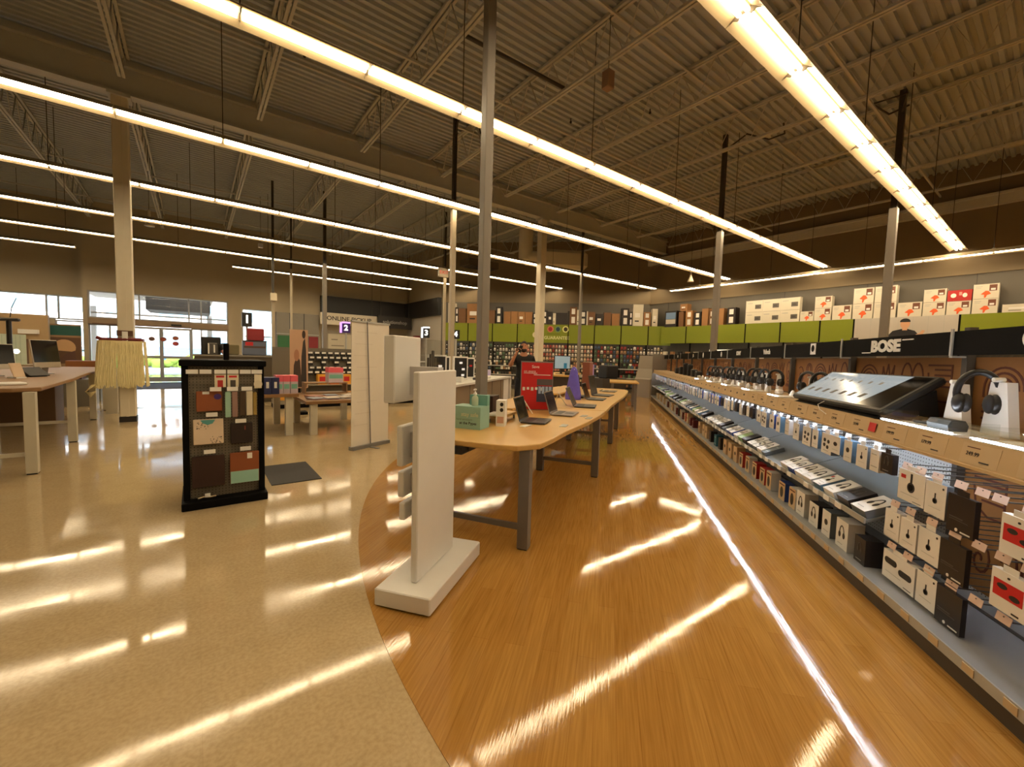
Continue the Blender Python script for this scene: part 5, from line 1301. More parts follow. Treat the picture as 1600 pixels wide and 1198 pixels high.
pinkbox(1.11, 8.00, .70, .10, 'narrow pink and pale boxed set next to the navy binders'); pinkbox(1.215, 8.00, .70, .10, 'narrow pink and pale boxed set left of the wide one')
pinkbox(1.33, 8.00, .70, .11, 'pink boxed set with mint panel at the right corner of the taller oak table')
pinkbox(2.28, 9.1, .58 + .22, .28, 'pink and mint boxed set on the raised crate of the lower oak table')
m = MB(); m.box(-.5, .3, -.16, .16, 0, .02, OAK); m.box(-.5, -.48, -.16, .16, .02, .2, OAK); m.box(.28, .3, -.16, .16, .02, .2, OAK); m.box(-.5, .3, -.16, .16, .2, .22, OAK); o = m.build('crate', loc=(2.2, 9.1, .58)); tag(o, 'open oak crate standing on the lower oak table', 'crate')
for j, (x, y, a_, c) in enumerate(((1.66, 7.85, .1, (190, 180, 170)), (1.93, 7.9, -.1, (170, 150, 140)), (2.18, 7.95, .2, (206, 190, 180)), (1.73, 8.25, .3, (150, 160, 170)), (2.03, 8.35, -.2, (200, 130, 110)), (2.35, 8.3, .1, (214, 206, 196)))):
    m = MB(); 
    for q in range(3): m.box(-.11, .11, -.14, .14, q * .012, q * .012 + .011, M('magazine%d' % ((j + q) % 4), ((190, 180, 170), (170, 110, 90), (140, 150, 170), (210, 200, 190))[(j + q) % 4], .4), TX(0, 0, 0, 0, 0, .1 * q))
    o = m.build('magazine_stack', loc=(x, y, .58), rz=a_); tag(o, 'stack of magazines lying on the lower oak table, %s of six' % ORD[j], 'magazines', 'magazine stacks')
# shelf run behind
SHW = M('shelf_stone', (150, 142, 126), .55, noise=.03)
r = T('shelving_unit', 'low grey shelf run with a black kick behind the oak tables', 'shelf unit', (3.35, 11.5, 0))
m = MB(); m.box(-1.84, 1.84, 0, .5, 0, .1, BLACKM); m.build('kick_plate', r)
m = MB(); m.box(-1.84, 1.84, -.03, .5, .1, .2, SHW); m.build('base_deck', r)
m = MB(); m.box(-1.84, 1.84, .30, .34, .2, 1.5, PEGT); m.build('back_panel', r)
for z in (.55,):
    m = MB(); m.box(-1.84, 1.84, .02, .3, z, z + .025, SHW); m.build('shelf', r)
YEL = M('yellow_pack', (226, 160, 50), .5); 
for j in range(7):
    m = MB(); m.box(-.11, .11, -.1, .1, 0, .26, (YEL, M('orange_pack', (226, 110, 50), .5), YEL, OFFW)[j % 4]); m.rect(-.07, .07, .08, .2, -.1, (REDP, WHITE2)[j % 2]); o = m.build('paper_pack', loc=(2.6 + .3 * j, 11.62, .576)); tag(o, 'yellow or orange pack on the low grey shelf behind the tables, %s from the left' % ORD[j], 'pack', 'bright packs on the low shelf')
for j in range(7):
    m = MB(); m.box(-.11, .11, -.12, .12, 0, .18, (YEL, OFFW, M('maroon_pack', (120, 40, 40), .5))[j % 3]); o = m.build('paper_pack', loc=(1.75 + .5 * j, 11.62, .2)); tag(o, 'pack on the bottom deck of the low grey shelf, %s from the left' % ORD[j], 'pack', 'packs on the low deck')
tiny = None; cnt = 0
for row, z in enumerate((1.36, 1.24, 1.12, .98, .86)):
    for c in range(10):
        x = 2.35 + .16 * c + .04 * (row % 2)
        if row == 2 and c % 2: continue
        if tiny is None:
            m = MB(); m.box(-.05, .05, 0, .02, 0, .045, WHITE2); m.box(-.06, .06, .02, .08, -.06, .05, BLACK); tiny = o = m.build('ink_pack')
        else: o = dup(tiny)
        o.location = (x, 11.68, z); tag(o, 'black pack with white tag on the low grey shelf back, %s row, %s along' % (ORD[row], ORD[c]), 'pack', 'tagged packs on the low grey shelf')
# posters around
def poster(nm, x0, x1, z0, z1, y, mt, lb, art=None, cat='poster', th=.036):
    m = MB(); m.box(x0, x1, y, y + th, z0, z1, mt)
    if art: art(m, x0, x1, z0, z1, y)
    o = m.build(nm); return tag(o, lb, cat)
def easel(x, y, w, h, lb):
    r = T('lifestyle_sign', lb, 'sign', (x, y, 0)); SEP = M('sepia_light', (196, 158, 128), .55); SED = M('sepia_dark', (66, 48, 40), .55)
    k_ = Matrix.Diagonal((w / .9, 1, 1, 1)); m = MB(); m.box(-w / 2, w / 2, 0, .03, .6, h, SEP); m.plate([(-.3, .62), (-.26, 1.1), (-.1, 1.35), (.05, 1.2), (.1, .9), (.2, .62)], 0, SED, .0015, k_); m.plate([(.1, .62), (.12, 1.3), (.2, 1.62), (.3, 1.7), (.36, 1.4), (.38, .62)], -.001, M('sepia_coat', (50, 42, 40), .55), .0015, k_); m.plate(arcpts(-.12, 1.32, .13, 0, 360, 14), -.003, M('sepia_skin', (170, 120, 90), .55), .0015, k_); m.plate(arcpts(.24, 1.78, .09, 0, 360, 14), -.003, SED, .0015, k_); m.build('photo_board', r)
    m = MB(); m.box(-w / 2, w / 2, .0, .3, .0, .06, BLACKM); m.box(-.03, .03, .03, .06, .06, .62, BLACKM); m.build('foot', r)
easel(1.82, 10.2, .36, 1.88, 'sepia photo sign of two people near the service area')
GRY = M('cabinet_grey', (132, 126, 116), .5)
m = MB(); m.box(2.95, 4.75, 21.75, 21.98, 0, 3.15, GRY)
for x in (3.5, 4.1): m.box(x - .02, x + .02, 21.735, 21.75, 2.2, 3.15, DKGREY)
m.box(2.95, 4.75, 21.735, 21.75, 2.16, 2.2, LTGREY); o = m.build('wall_cabinet'); tag(o, 'tall grey cabinet wall right of the bright window', 'cabinet')
poster('green_poster', 3.0, 4.0, 1.0, 2.1, 21.7, M('poster_green', (44, 104, 60), .5), 'green poster with a standing figure on the grey cabinet wall', lambda m, a, b, c, d, y: (m.rect(.62 * 1 + 3.0, 3.0 + .85, c + .1, d - .25, y, M('poster_figure', (70, 90, 70), .5)), m.disc(3.74, 1.95, .09, .1, y - .002, M('poster_skin', (150, 110, 80), .5))))
poster('red_poster', 4.3, 4.7, 1.1, 2.1, 21.7, M('poster_red', (130, 26, 36), .5), 'dark red poster at the right of the grey cabinet wall')
# service area signs
r = T('pickup_sign', 'pale hanging board lettered ONLINE PICKUP under the black band', 'sign', (6.4, 21.5, 2.72)); m = MB(); m.box(-1.65, 1.05, 0, .06, 0, .56, M('sign_cream', (206, 196, 176), .5)); m.build('board', r)
m = MB(); m.text('ONLINE PICKUP', .28, -.3, 0, .3, INK, depth=.01, sx=1.05, bold=.004); m.build('lettering', r)
m = MB(); m.cyl((-1.4, .03, .56), (-1.4, .03, ZC - 2.72), .01, STEELD, n=6); m.cyl((.8, .03, .56), (.8, .03, ZC - 2.72), .01, STEELD, n=6); m.build('hanger', r)
r = T('service_sign', 'dark hanging board with grey lettering solutionshop', 'sign', (8.35, 21.2, 2.7)); m = MB(); m.box(-.95, .85, 0, .06, 0, .62, M('sign_charcoal', (40, 36, 34), .5)); m.build('board', r)
m = MB(); m.text('solutionshop', .25, -.05, 0, .32, M('sign_grey_letters', (150, 146, 140), .5), depth=.01, bold=.003); m.build('lettering', r)
m = MB(); m.cyl((-.8, .03, .62), (-.8, .03, ZC - 2.7), .01, STEELD, n=6); m.cyl((.7, .03, .62), (.7, .03, ZC - 2.7), .01, STEELD, n=6); m.build('hanger', r)
poster('notice_board', 5.2, 6.5, .9, 2.3, 21.913, M('notice_cream', (196, 186, 164), .5), 'pale notice board with short lines of text under the pickup sign', lambda m, a, b, c, d, y: [m.rect(a + .15, a + .15 + w, z, z + .05, y, M('notice_print', (130, 122, 106), .5)) for z, w in ((2.0, .3), (1.7, .6), (1.45, .7), (1.2, .4))])
poster('wall_panel', 4.9, 9.2, 0, 2.45, 21.95, M('service_grey', (150, 140, 124), .55), 'grey wall panel behind the service desk')
m = MB(); m.box(6.9, 7.3, 21.65, 21.945, 0, 2.4, M('dark_red_banner', (110, 24, 34), .5)); o = m.build('red_banner'); tag(o, 'dark red vertical banner behind the number two sign', 'banner')
m = MB(); m.box(8.9, 9.1, 19.9, 20.3, 1.9, 2.35, M('dark_red_banner', (110, 24, 34), .5)); m.cyl((9.0, 20.1, 0), (9.0, 20.1, 1.9), .03, BLACK); o = m.build('red_sign'); tag(o, 'small dark red sign on a post near the black band corner', 'sign')
m = MB(); m.bbox(4.6, 8.8, 18.2, 18.9, 0, 1.05, GRY, .01); m.box(4.55, 8.85, 18.15, 18.95, 1.05, 1.09, WHITE); o = m.build('service_desk'); tag(o, 'long grey service desk under the black band', 'desk')
def lane(n, x, y, z, rz, lb, mt, lit=None, w=.3, h=.38):
    r = T('lane_sign', lb, 'sign', (x, y, 0), rz)
    m = MB(); m.cyl((0, .02, 0), (0, .02, z), .03, LTGREY, n=10); m.lathe([(.16, 0), (.16, .015), (.03, .03)], LTGREY, 16); m.build('post', r)
    m = MB(); m.box(-w / 2, w / 2, -.04, .08, z, z + h, mt)
    if lit: m.box(-w / 2 - .07, -w / 2, -.03, .07, z, z + h + .03, lit); m.box(-w / 2, w / 2, -.03, .07, z + h, z + h + .05, lit)
    b = m.build('sign_box', r)
    m = MB(); m.text(n, h * .8, 0, -.04, z + h * .5, M('lane_numeral', (250, 250, 250), .4, emit=1.2, noise=0), depth=.006, bold=.008); m.build('numeral', b)
VIOL = M('lane_violet', (58, 22, 120), .4); LBK = M('lane_black', (24, 26, 30), .4)
lane('1', 1.26, 15.0, 2.10, 0, 'black lane sign with white numeral 1 in front of the bright window', LBK, None, .26, .42)
lane('2', 4.14, 15.0, 2.08, -.3, 'glowing violet lane sign with white numeral 2', VIOL, M('violet_glow', (200, 150, 255), .4, emit=1.2, noise=0), .26, .32)
lane('3', 6.93, 14.6, 2.04, -.5, 'dark lane sign with numeral 3 and a white lit edge', LBK, M('white_glow', (235, 245, 255), .4, emit=1.5, noise=0), .24, .36)
lane('4', 5.21, 9.3, 1.83, -.5, 'small black lane sign with numeral 4 by the pale slim pole', LBK, None, .2, .22)
# poles of the checkout side
tele_pole(1.98, 15.2, 0, ZC, .09, 3.0, STEELD, PWARM, 'slim pole with a small white box on it by the bright window')
m = MB(); m.bbox(-.09, .09, -.07, .07, 0, .24, CREAM, .01); o = m.build('junction_box', loc=(1.98, 15.09, 2.95)); tag(o, 'small white box fixed high on the slim pole by the bright window', 'box')
tele_pole(3.45, 15.0, 0, ZC, .12, 4.3, STEELD, PGREY, 'grey slim pole left of the violet lane sign')
tele_pole(2.95, 18.0, 0, ZC, .08, 4.5, STEELD, PWARM, 'thin pale pole in front of the beige end wall')
tele_pole(7.4, 14.1, 0, ZC, .09, 4.4, STEELD, PWARM, 'thin pole just right of the black fascia corner')
tele_pole(11.2, 10.85, 0, ZC, .09, 4.5, STEELD, PGREY, 'thin grey pole right of the cream column, before the green wall')
tele_pole(9.78, 5.11, 0, ZC, .12, 4.45, STEELD, PGREY, 'thin grey pole rising behind the middle of the audio shelves')
tele_pole(10.7, 2.24, 0, ZC, .13, 4.45, STEELD, PGREY, 'grey pole rising behind the BOSE header')
# checkout counter and goods behind the black stand
r = T('checkout_fixture', 'tall dark checkout fixture behind the black stand', 'counter', (.84, 13.2, 0)); m = MB(); m.box(-.86, .86, 0, .8, 0, 1.22, M('checkout_brown', (84, 74, 60), .55)); m.box(-.9, .9, -.04, .84, 1.22, 1.26, GRY); m.build('body', r)
def cg(nm, x, w, h, mt, lb, cat, art=None, y=13.5, d=.25, z=1.26):
    m = MB(); m.bbox(-w / 2, w / 2, -d / 2, d / 2, 0, h, mt, .02)
    if art: art(m, w, h, -d / 2)
    o = m.build(nm, loc=(x, y, z)); return tag(o, lb, cat)
cg('receipt_printer', .33, .42, .45, BLACK, 'dark bulky register equipment on the checkout fixture behind the black stand', 'register')
cg('card_reader', .36, .22, .3, DKGREY, 'grey framed card reader in front of the dark register', 'reader', lambda m, w, h, y: (m.rect(-.1, -.07, .02, .28, y, WHITE2), m.rect(.02, .05, .05, .25, y, WHITE2)), 13.28, .1)
cg('khaki_box', .80, .28, .27, M('khaki_box', (112, 102, 70), .6), 'khaki box on the checkout fixture behind the black stand', 'box')
cg('snack_rack', 1.3, .56, .40, M('rack_slate', (96, 104, 124), .5), 'slate blue rack with a red label on the checkout fixture', 'rack', lambda m, w, h, y: (m.rect(-.22, -.04, .26, .36, y, REDP), m.rect(-.25, .25, .2, .25, y, M('rack_brown', (80, 60, 50), .5)), m.rect(-.28, .28, .37, .40, y, BLACK)))
m = MB(); m.bbox(-.20, .20, 0, .1, 0, .33, M('red_panel', (140, 28, 34), .5), .02); o = m.build('red_screen', loc=(1.33, 13.42, 1.661)); tag(o, 'red panel standing on the slate blue rack by the bright window', 'panel')
m = MB(); m.ell((.02, 0, .08), .09, .08, .08, M('pink_plush', (206, 150, 140), .8)); m.ell((-.03, 0, .2), .07, .07, .1, BLACK); o = m.build('plush_toy', loc=(.60, 13.3, 1.26)); tag(o, 'pink and black soft bundle left of the khaki box', 'toy')
# ================================================================== LEFT TABLES
r = T('display_table', 'long oak topped computer table with pale legs at the left edge', 'table', (-2.05, 9.1, 0))
m = MB(); m.prism([(.5, -2.42), (.69, -2.3), (.66, -.6), (.57, 1.0), (.55, 2.2), (.55, 3.6), (.2, 3.8), (-.9, 3.8), (-.9, -2.42)], .895, .94, OAK); m.build('tabletop', r, bevel=.01)
for x, y in ((.62, -2.38), (.61, -.42), (.49, 2.0), (.48, 3.5), (-.8, -2.3), (-.8, 0), (-.8, 3.4)):
    m = MB(); m.box(x - .045, x + .045, y - .045, y + .045, .015, .894, LEGW); m.box(x - .04, x + .04, y - .04, y + .04, 0, .015, BLACK); m.build('leg', r)
m = MB(); m.box(-.755, .575, -2.40, -2.36, .2, .24, LEGW); m.build('crossbar', r)
m = MB(); m.box(-.755, .565, -.44, -.40, .28, .32, LEGW); m.build('crossbar', r)
def LT(x, y, z=.79): return (x, y, z)
def allinone(lb, x, y, rz, w, h, foot):
    r = T('desktop_computer', lb, 'computer', (x, y, .94), rz)
    X = TX(0, 0, .1, -.12)
    m = MB(); m.bbox(-w / 2, w / 2, 0, .02, 0, h, M('computer_silver', (186, 176, 162), .35, .4), .006, X); s_ = m.build('body', r)
    m = MB(); m.rect(-w / 2 + .01, w / 2 - .01, h * .2, h - .01, 0, SCREEN, .002, X); m.build('screen', s_)
    m = MB(); m.box(-.08, .08, -.02, .16, 0, .008, foot); m.add([(-.05, .05, .008), (.05, .05, .008), (.05, .02, .25), (-.05, .02, .25), (-.05, .06, .008), (.05, .06, .008), (.05, .035, .25), (-.05, .035, .25)], [(0, 1, 2, 3), (4, 7, 6, 5), (0, 4, 5, 1), (1, 5, 6, 2), (2, 6, 7, 3), (3, 7, 4, 0)], foot); m.build('stand', r)
allinone('silver all-in-one computer with a dark screen at the left table, facing the aisle', -1.86, 9.75, 1.15, .5, .44, GREYM)
allinone('black framed computer at the very left edge of the photo', -2.25, 9.1, .8, .46, .36, BLACK)
r = T('tablet_display', 'dark tablet tilted on a black stand between the two computers', 'tablet', (-1.86, 8.95, .94), .9); m = MB(); m.bbox(-.13, .13, 0, .012, 0, .2, BLACK, .004, TX(0, -.1, .02, -.95)); m.build('tablet_body', r); m = MB(); m.xprism([(-.1, 0), (.1, 0), (.1, .1)], -.1, .1, BLACK); m.build('stand', r)
r = T('phone_display', 'pale phone tilted on a stand at the near left table corner', 'phone', (-1.92, 8.55, .94), .9); m = MB(); m.bbox(-.07, .07, 0, .012, 0, .2, M('phone_beige', (206, 180, 150), .4), .006, TX(0, -.03, .02, -.35)); m.build('phone_body', r); m = MB(); m.box(-.06, .06, -.05, .08, 0, .02, WHITE); m.build('stand', r)
m = MB(); m.bbox(-.15, .15, -.1, .1, 0, .03, WHITE2, .01); o = m.build('keyboard', loc=(-1.72, 7.2, .94), rz=.5); tag(o, 'white keyboard at the near corner of the left table', 'keyboard')
# further left things
def leftbox(nm, x0, x1, y0, y1, z0, z1, mt, lb, cat, art=None):
    m = MB(); m.box(x0, x1, y0, y1, z0, z1, mt)
    if art: art(m)
    o = m.build(nm); return tag(o, lb, cat)
leftbox('backboard', -5.25, -3.85, 20.3, 20.5, 0, 2.35, M('board_tan', (176, 150, 112), .6), 'tan backboard below the left storefront window', 'panel', lambda m: (m.box(-5.0, -4.3, 20.28, 20.3, .2, 1.55, M('board_brown', (112, 88, 66), .6)), m.box(-4.5, -4.05, 20.2, 20.3, 1.72, 1.86, WHITE2)))
r = T('white_tower', 'pale mint product carton standing on the floor cube by the left computers', 'box', (-3.55, 15.3, 0), .3); m = MB(); m.box(-.25, .25, -.2, .2, .9, 1.62, M('mint_white', (200, 214, 196), .5))
for q in range(6): m.rect(-.2 + .07 * q, -.19 + .07 * q, .92, 1.6, -.2, M('mint_line', (176, 194, 176), .5))
m.build('carton', r); m = MB(); m.box(-.5, .5, -.4, .4, 0, .9, M('cube_tan', (150, 128, 98), .6)); m.build('floor_cube', r)
r = T('photo_stand', 'teal topped photo stand of a bending figure left of the entrance', 'display', (-3.6, 20.9, 0)); m = MB(); m.box(-.45, .42, 0, .05, 0, 2.1, M('stand_tan', (150, 118, 84), .6)); m.rect(-.45, .42, 1.72, 2.05, 0, M('teal_header', (30, 84, 76), .5)); m.rect(-.43, .4, .75, 1.65, 0, M('photo_brown', (96, 66, 44), .55)); m.plate(arcpts(.0, 1.3, .28, -30, 200, 14), -.0015, M('photo_skin', (200, 160, 116), .55)); m.plate([(-.2, .8), (.05, 1.1), (.25, 1.2), (.3, .8)], -.003, M('photo_cloth', (90, 60, 48), .55)); m.build('photo_board', r)
r = T('clamp_stand', 'black upright stand with two small white lights at the left edge', 'stand', (-3.08, 13.3, 0)); m = MB(); m.cyl((0, 0, 0), (0, 0, 1.9), .04, BLACK, n=10); m.lathe([(.22, 0), (.22, .02), (.04, .04)], BLACK, 16); m.build('post', r); m = MB(); m.bbox(-.16, .16, -.04, .04, 1.86, 1.93, DKGREY, .02); m.tube([(.02, 0, 1.94), (.05, 0, 2.15), (.12, 0, 2.35)], .008, BLACK, 6); m.build('head', r)
m = MB(); m.ell((-.1, -.06, 1.24), .05, .04, .05, M('small_lamp', (255, 250, 235), .4, emit=3, noise=0)); m.ell((.1, -.06, 1.24), .05, .04, .05, MATS['small_lamp']); m.build('lamp', r)
leftbox('wood_shelf_unit', -2.75, -1.95, 16.0, 16.5, 0, .98, M('shelf_rust', (140, 84, 40), .55), 'rust brown low shelf unit beyond the string-hung column', 'shelf unit', lambda m: (m.box(-2.7, -2.0, 15.98, 16.0, .1, .5, DKGREY), m.box(-2.7, -2.3, 15.98, 16.0, .55, .75, NAVY)))
leftbox('low_display', -2.7, -1.95, 14.9, 15.4, 0, .8, M('low_green', (92, 92, 76), .6), 'low dull green display left of the rust brown shelf unit', 'display')
for j, (x, y) in enumerate(((-1.40, 12.0), (-1.27, 12.6))):
    m = MB(); m.box(-.09, .09, -.09, .09, 0, .95, LEGW if j == 0 else GRY); o = m.build('floor_post', loc=(x, y, 0)); tag(o, ('pale square floor post just left of the string-hung column', 'grey square floor post behind the pale one')[j], 'post')
leftbox('wire_bin', -2.9, -1.9, 13.6, 14.3, .0, .62, M('bin_grey', (120, 116, 108), .5), 'grey wire bin of goods beneath the far end of the left table', 'bin', lambda m: m.box(-2.7, -2.1, 13.7, 14.2, .62, .78, M('goods_dark', (70, 30, 34), .6)))
leftbox('floor_cube', -2.65, -2.0, 10.8, 11.4, 0, .72, M('cube_brown', (104, 80, 56), .6), 'brown cube standing under the left computer table', 'cube')
# string fringe on the column
YARN = M('cream_yarn', (226, 212, 160), .8, noise=.1); MAR = M('maroon_band', (110, 26, 26), .5)
r = T('string_fringe', 'pale string fringe with a maroon band wrapped around the column', 'fringe', (-1.02, YG, 0))
m = MB(); m.prism([(-.36, -.16), (-.12, -.20), (.12, -.20), (.24, -.16), (.24, .2), (-.36, .2)], 1.49, 1.56, MAR); m.tube([(-.38, -.17, 1.56), (-.3, -.19, 1.52), (0, -.21, 1.535), (.22, -.18, 1.54)], .03, MAR, 8); m.build('band', r)
m = MB(); rnd = random.Random(5)
for i in range(70):
    f_ = i / 69; x = -.35 + .58 * f_; y = -.20 - .03 * math.sin(f_ * PI); b = rnd.uniform(.64, .72)
    pts = [(x, y, 1.51)] + [(x * (1 + .1 * k / 5) + rnd.uniform(-.008, .008) - (.03 * k / 5 if x < -.1 else 0), y - .01 * k + rnd.uniform(-.006, .006), 1.51 - (1.51 - b) * k / 5) for k in range(1, 6)]
    m.tube(pts, .011, YARN, 5)
for i in range(24):
    y = -.18 + .36 * i / 23
    for x in (-.37, .25): m.tube([(x, y, 1.51), (x * 1.08, y, 1.1), (x * 1.14 + rnd.uniform(-.01, .01), y, .66)], .011, YARN, 5)
m.build('strings', r)
m = MB(); m.box(-.04, .04, -.23, -.225, 1.50, 1.68, WHITE2); m.box(-.12, .1, -.15, -.12, 1.6, 1.7, M('band_brown', (90, 60, 40), .6)); m.build('paper_tag', r)
m = MB()
for q in range(5): m.tube([(-.44 + .01 * q, -.3, .72), (-.52, -.32 - .01 * q, .60), (-.46, -.32, .50 + .02 * q), (-.40, -.3, .6)], .008, YARN, 5)
m.build('loose_loops', r)
# ================================================================== hanging odds and ends
def hang(nm, lb, cat, x, y, z, build):
    r = T(nm, lb, cat, (x, y, z)); m = MB(); m.cyl((0, 0, 0), (0, 0, ZC - z), .006, STEELD, n=6); m.build('cord', r); m = MB(); build(m); m.build('body', r); return r
cone = lambda m: m.lathe([(0, .1), (.03, .09), (.035, -.12), (.1, -.3), (.11, -.32), (0, -.32)], CREAM, 14)
hang('pendant_speaker', 'small white cone pendant hanging right of the string-hung column', 'pendant', -.9, 14.6, 4.85, cone)
hang('pendant_speaker', 'small white cone pendant before the right wall near the far light ends', 'pendant', 13.95, 8.25, 4.55, cone)
hang('pendant_speaker', 'small white cone pendant low over the slanted wall shelf', 'pendant', 13.9, 10.4, 4.35, lambda m: m.lathe([(0, .06), (.02, .05), (.06, -.12), (0, -.12)], CREAM, 12))
hang('sensor_box', 'small brown box hanging from a joist at the upper right of centre', 'box', 5.05, 4.5, 5.70, lambda m: m.bbox(-.07, .07, -.07, .07, -.2, .06, M('sensor_brown', (150, 118, 92), .6), .01))
hang('exit_sign', 'small boxed EXIT sign hanging near the thin pole left of centre', 'sign', 6.55, 12.6, 4.25, lambda m: (m.box(-.17, .17, -.05, .05, -.28, 0, CREAM), m.text('EXIT', .15, 0, -.05, -.14, M('exit_red', (200, 40, 30), .4, emit=.6), depth=.004)))
hang('security_camera', 'tiny white square device hanging before the beige end wall', 'camera', 1.85, 17.0, 5.05, lambda m: m.bbox(-.07, .07, -.07, .07, -.14, 0, WHITE, .01))
# duct unit by the slanted wall, heater
m = MB(); m.bbox(-.9, .9, -.5, .5, 0, .7, CREAM, .12); m.cyl((-.9, 0, .4), (-1.5, 0, .4), .28, CREAM, n=16); m.cyl((-1.5, 0, .3), (-1.5, 0, ZC - 4.9), .28, CREAM, n=16); o = m.build('duct_unit', loc=(11.7, 12.4, 4.9), rz=-.5); tag(o, 'cream duct unit under the roof between the light rows, right of the column', 'duct')
m = MB(); m.box(-.7, .7, -.35, .35, .0, .25, M('vent_brown', (92, 80, 62), .6)); 
for q in range(5): m.box(-.66, .66, -.34 + .14 * q, -.28 + .14 * q, -.02, 0, BLACK)
m.cyl((-.5, 0, .25), (-.5, 0, ZC - 4.95), .012, STEELD, n=6); m.cyl((.5, 0, .25), (.5, 0, ZC - 4.95), .012, STEELD, n=6)
o = m.build('unit_heater', loc=(9.2, 14.6, 4.95)); tag(o, 'flat slatted unit heater between the light rows, left of the column', 'heater')
# conduit hooks and hanging black cable
def conduit(lb, pts, r_=.018, nm='conduit', cat='conduit'):
    m = MB(); m.tube(pts, r_, STEELD, 8); o = m.build(nm); tag(o, lb, cat)
conduit('dark hooked conduit at the top of the thin pole behind the middle audio shelves', [(9.78, 5.11, 6.0), (9.78, 5.05, 6.3), (9.7, 4.6, 6.42), (10.3, 4.4, 6.42), (10.35, 4.1, 6.45), (10.0, 4.0, 6.5)])
conduit('dark cranked conduit at the top of the pole behind the BOSE header', [(10.7, 2.24, 5.9), (10.7, 2.24, 6.2), (10.3, 2.1, 6.35), (10.3, 2.6, 6.38), (11.0, 2.5, 6.4), (11.0, 2.2, 6.45)])
conduit('dark looped conduit at the top of the pale slim pole', [(4.43, 8.10, 5.9), (4.43, 8.0, 6.25), (4.43, 7.7, 6.4), (4.63, 7.6, 6.3), (4.68, 7.5, 5.9)])
conduit('long black cable hanging down from the roof at the upper left', [(-1.2, 6.9, 6.4), (-1.55, 7.05, 6.42), (-1.75, 7.2, 6.3), (-1.9, 7.4, 5.6), (-2.3, 8.5, 4.9), (-2.75, 9.6, 4.2), (-3.1, 10.5, 3.55)], .010, 'hanging_cable', 'cable')
conduit('black pipe lying along the joists behind the tall grey pole', [(3.1, 5.55, 6.0), (5.2, 5.5, 6.0)], .03, 'roof_pipe', 'pipe')

for j, (x, y) in enumerate(((1.6, 8.4), (3.2, 7.3), (3.1, 5.2), (4.9, 8.2), (6.6, 6.9), (2.3, 4.1), (7.6, 5.6), (9.2, 8.1))):
    m = MB(); m.cyl((0, 0, 0), (0, 0, .06), .012, STEELD, n=8); m.lathe([(.0, -.05), (.022, -.04), (.026, -.01), (.012, .0)], BLACK, 10); o = m.build('sprinkler_head', loc=(x, y, ZC - .055)); tag(o, 'small dark sprinkler head under the roof deck, %s of eight' % ORD[j], 'sprinkler', 'sprinkler heads')
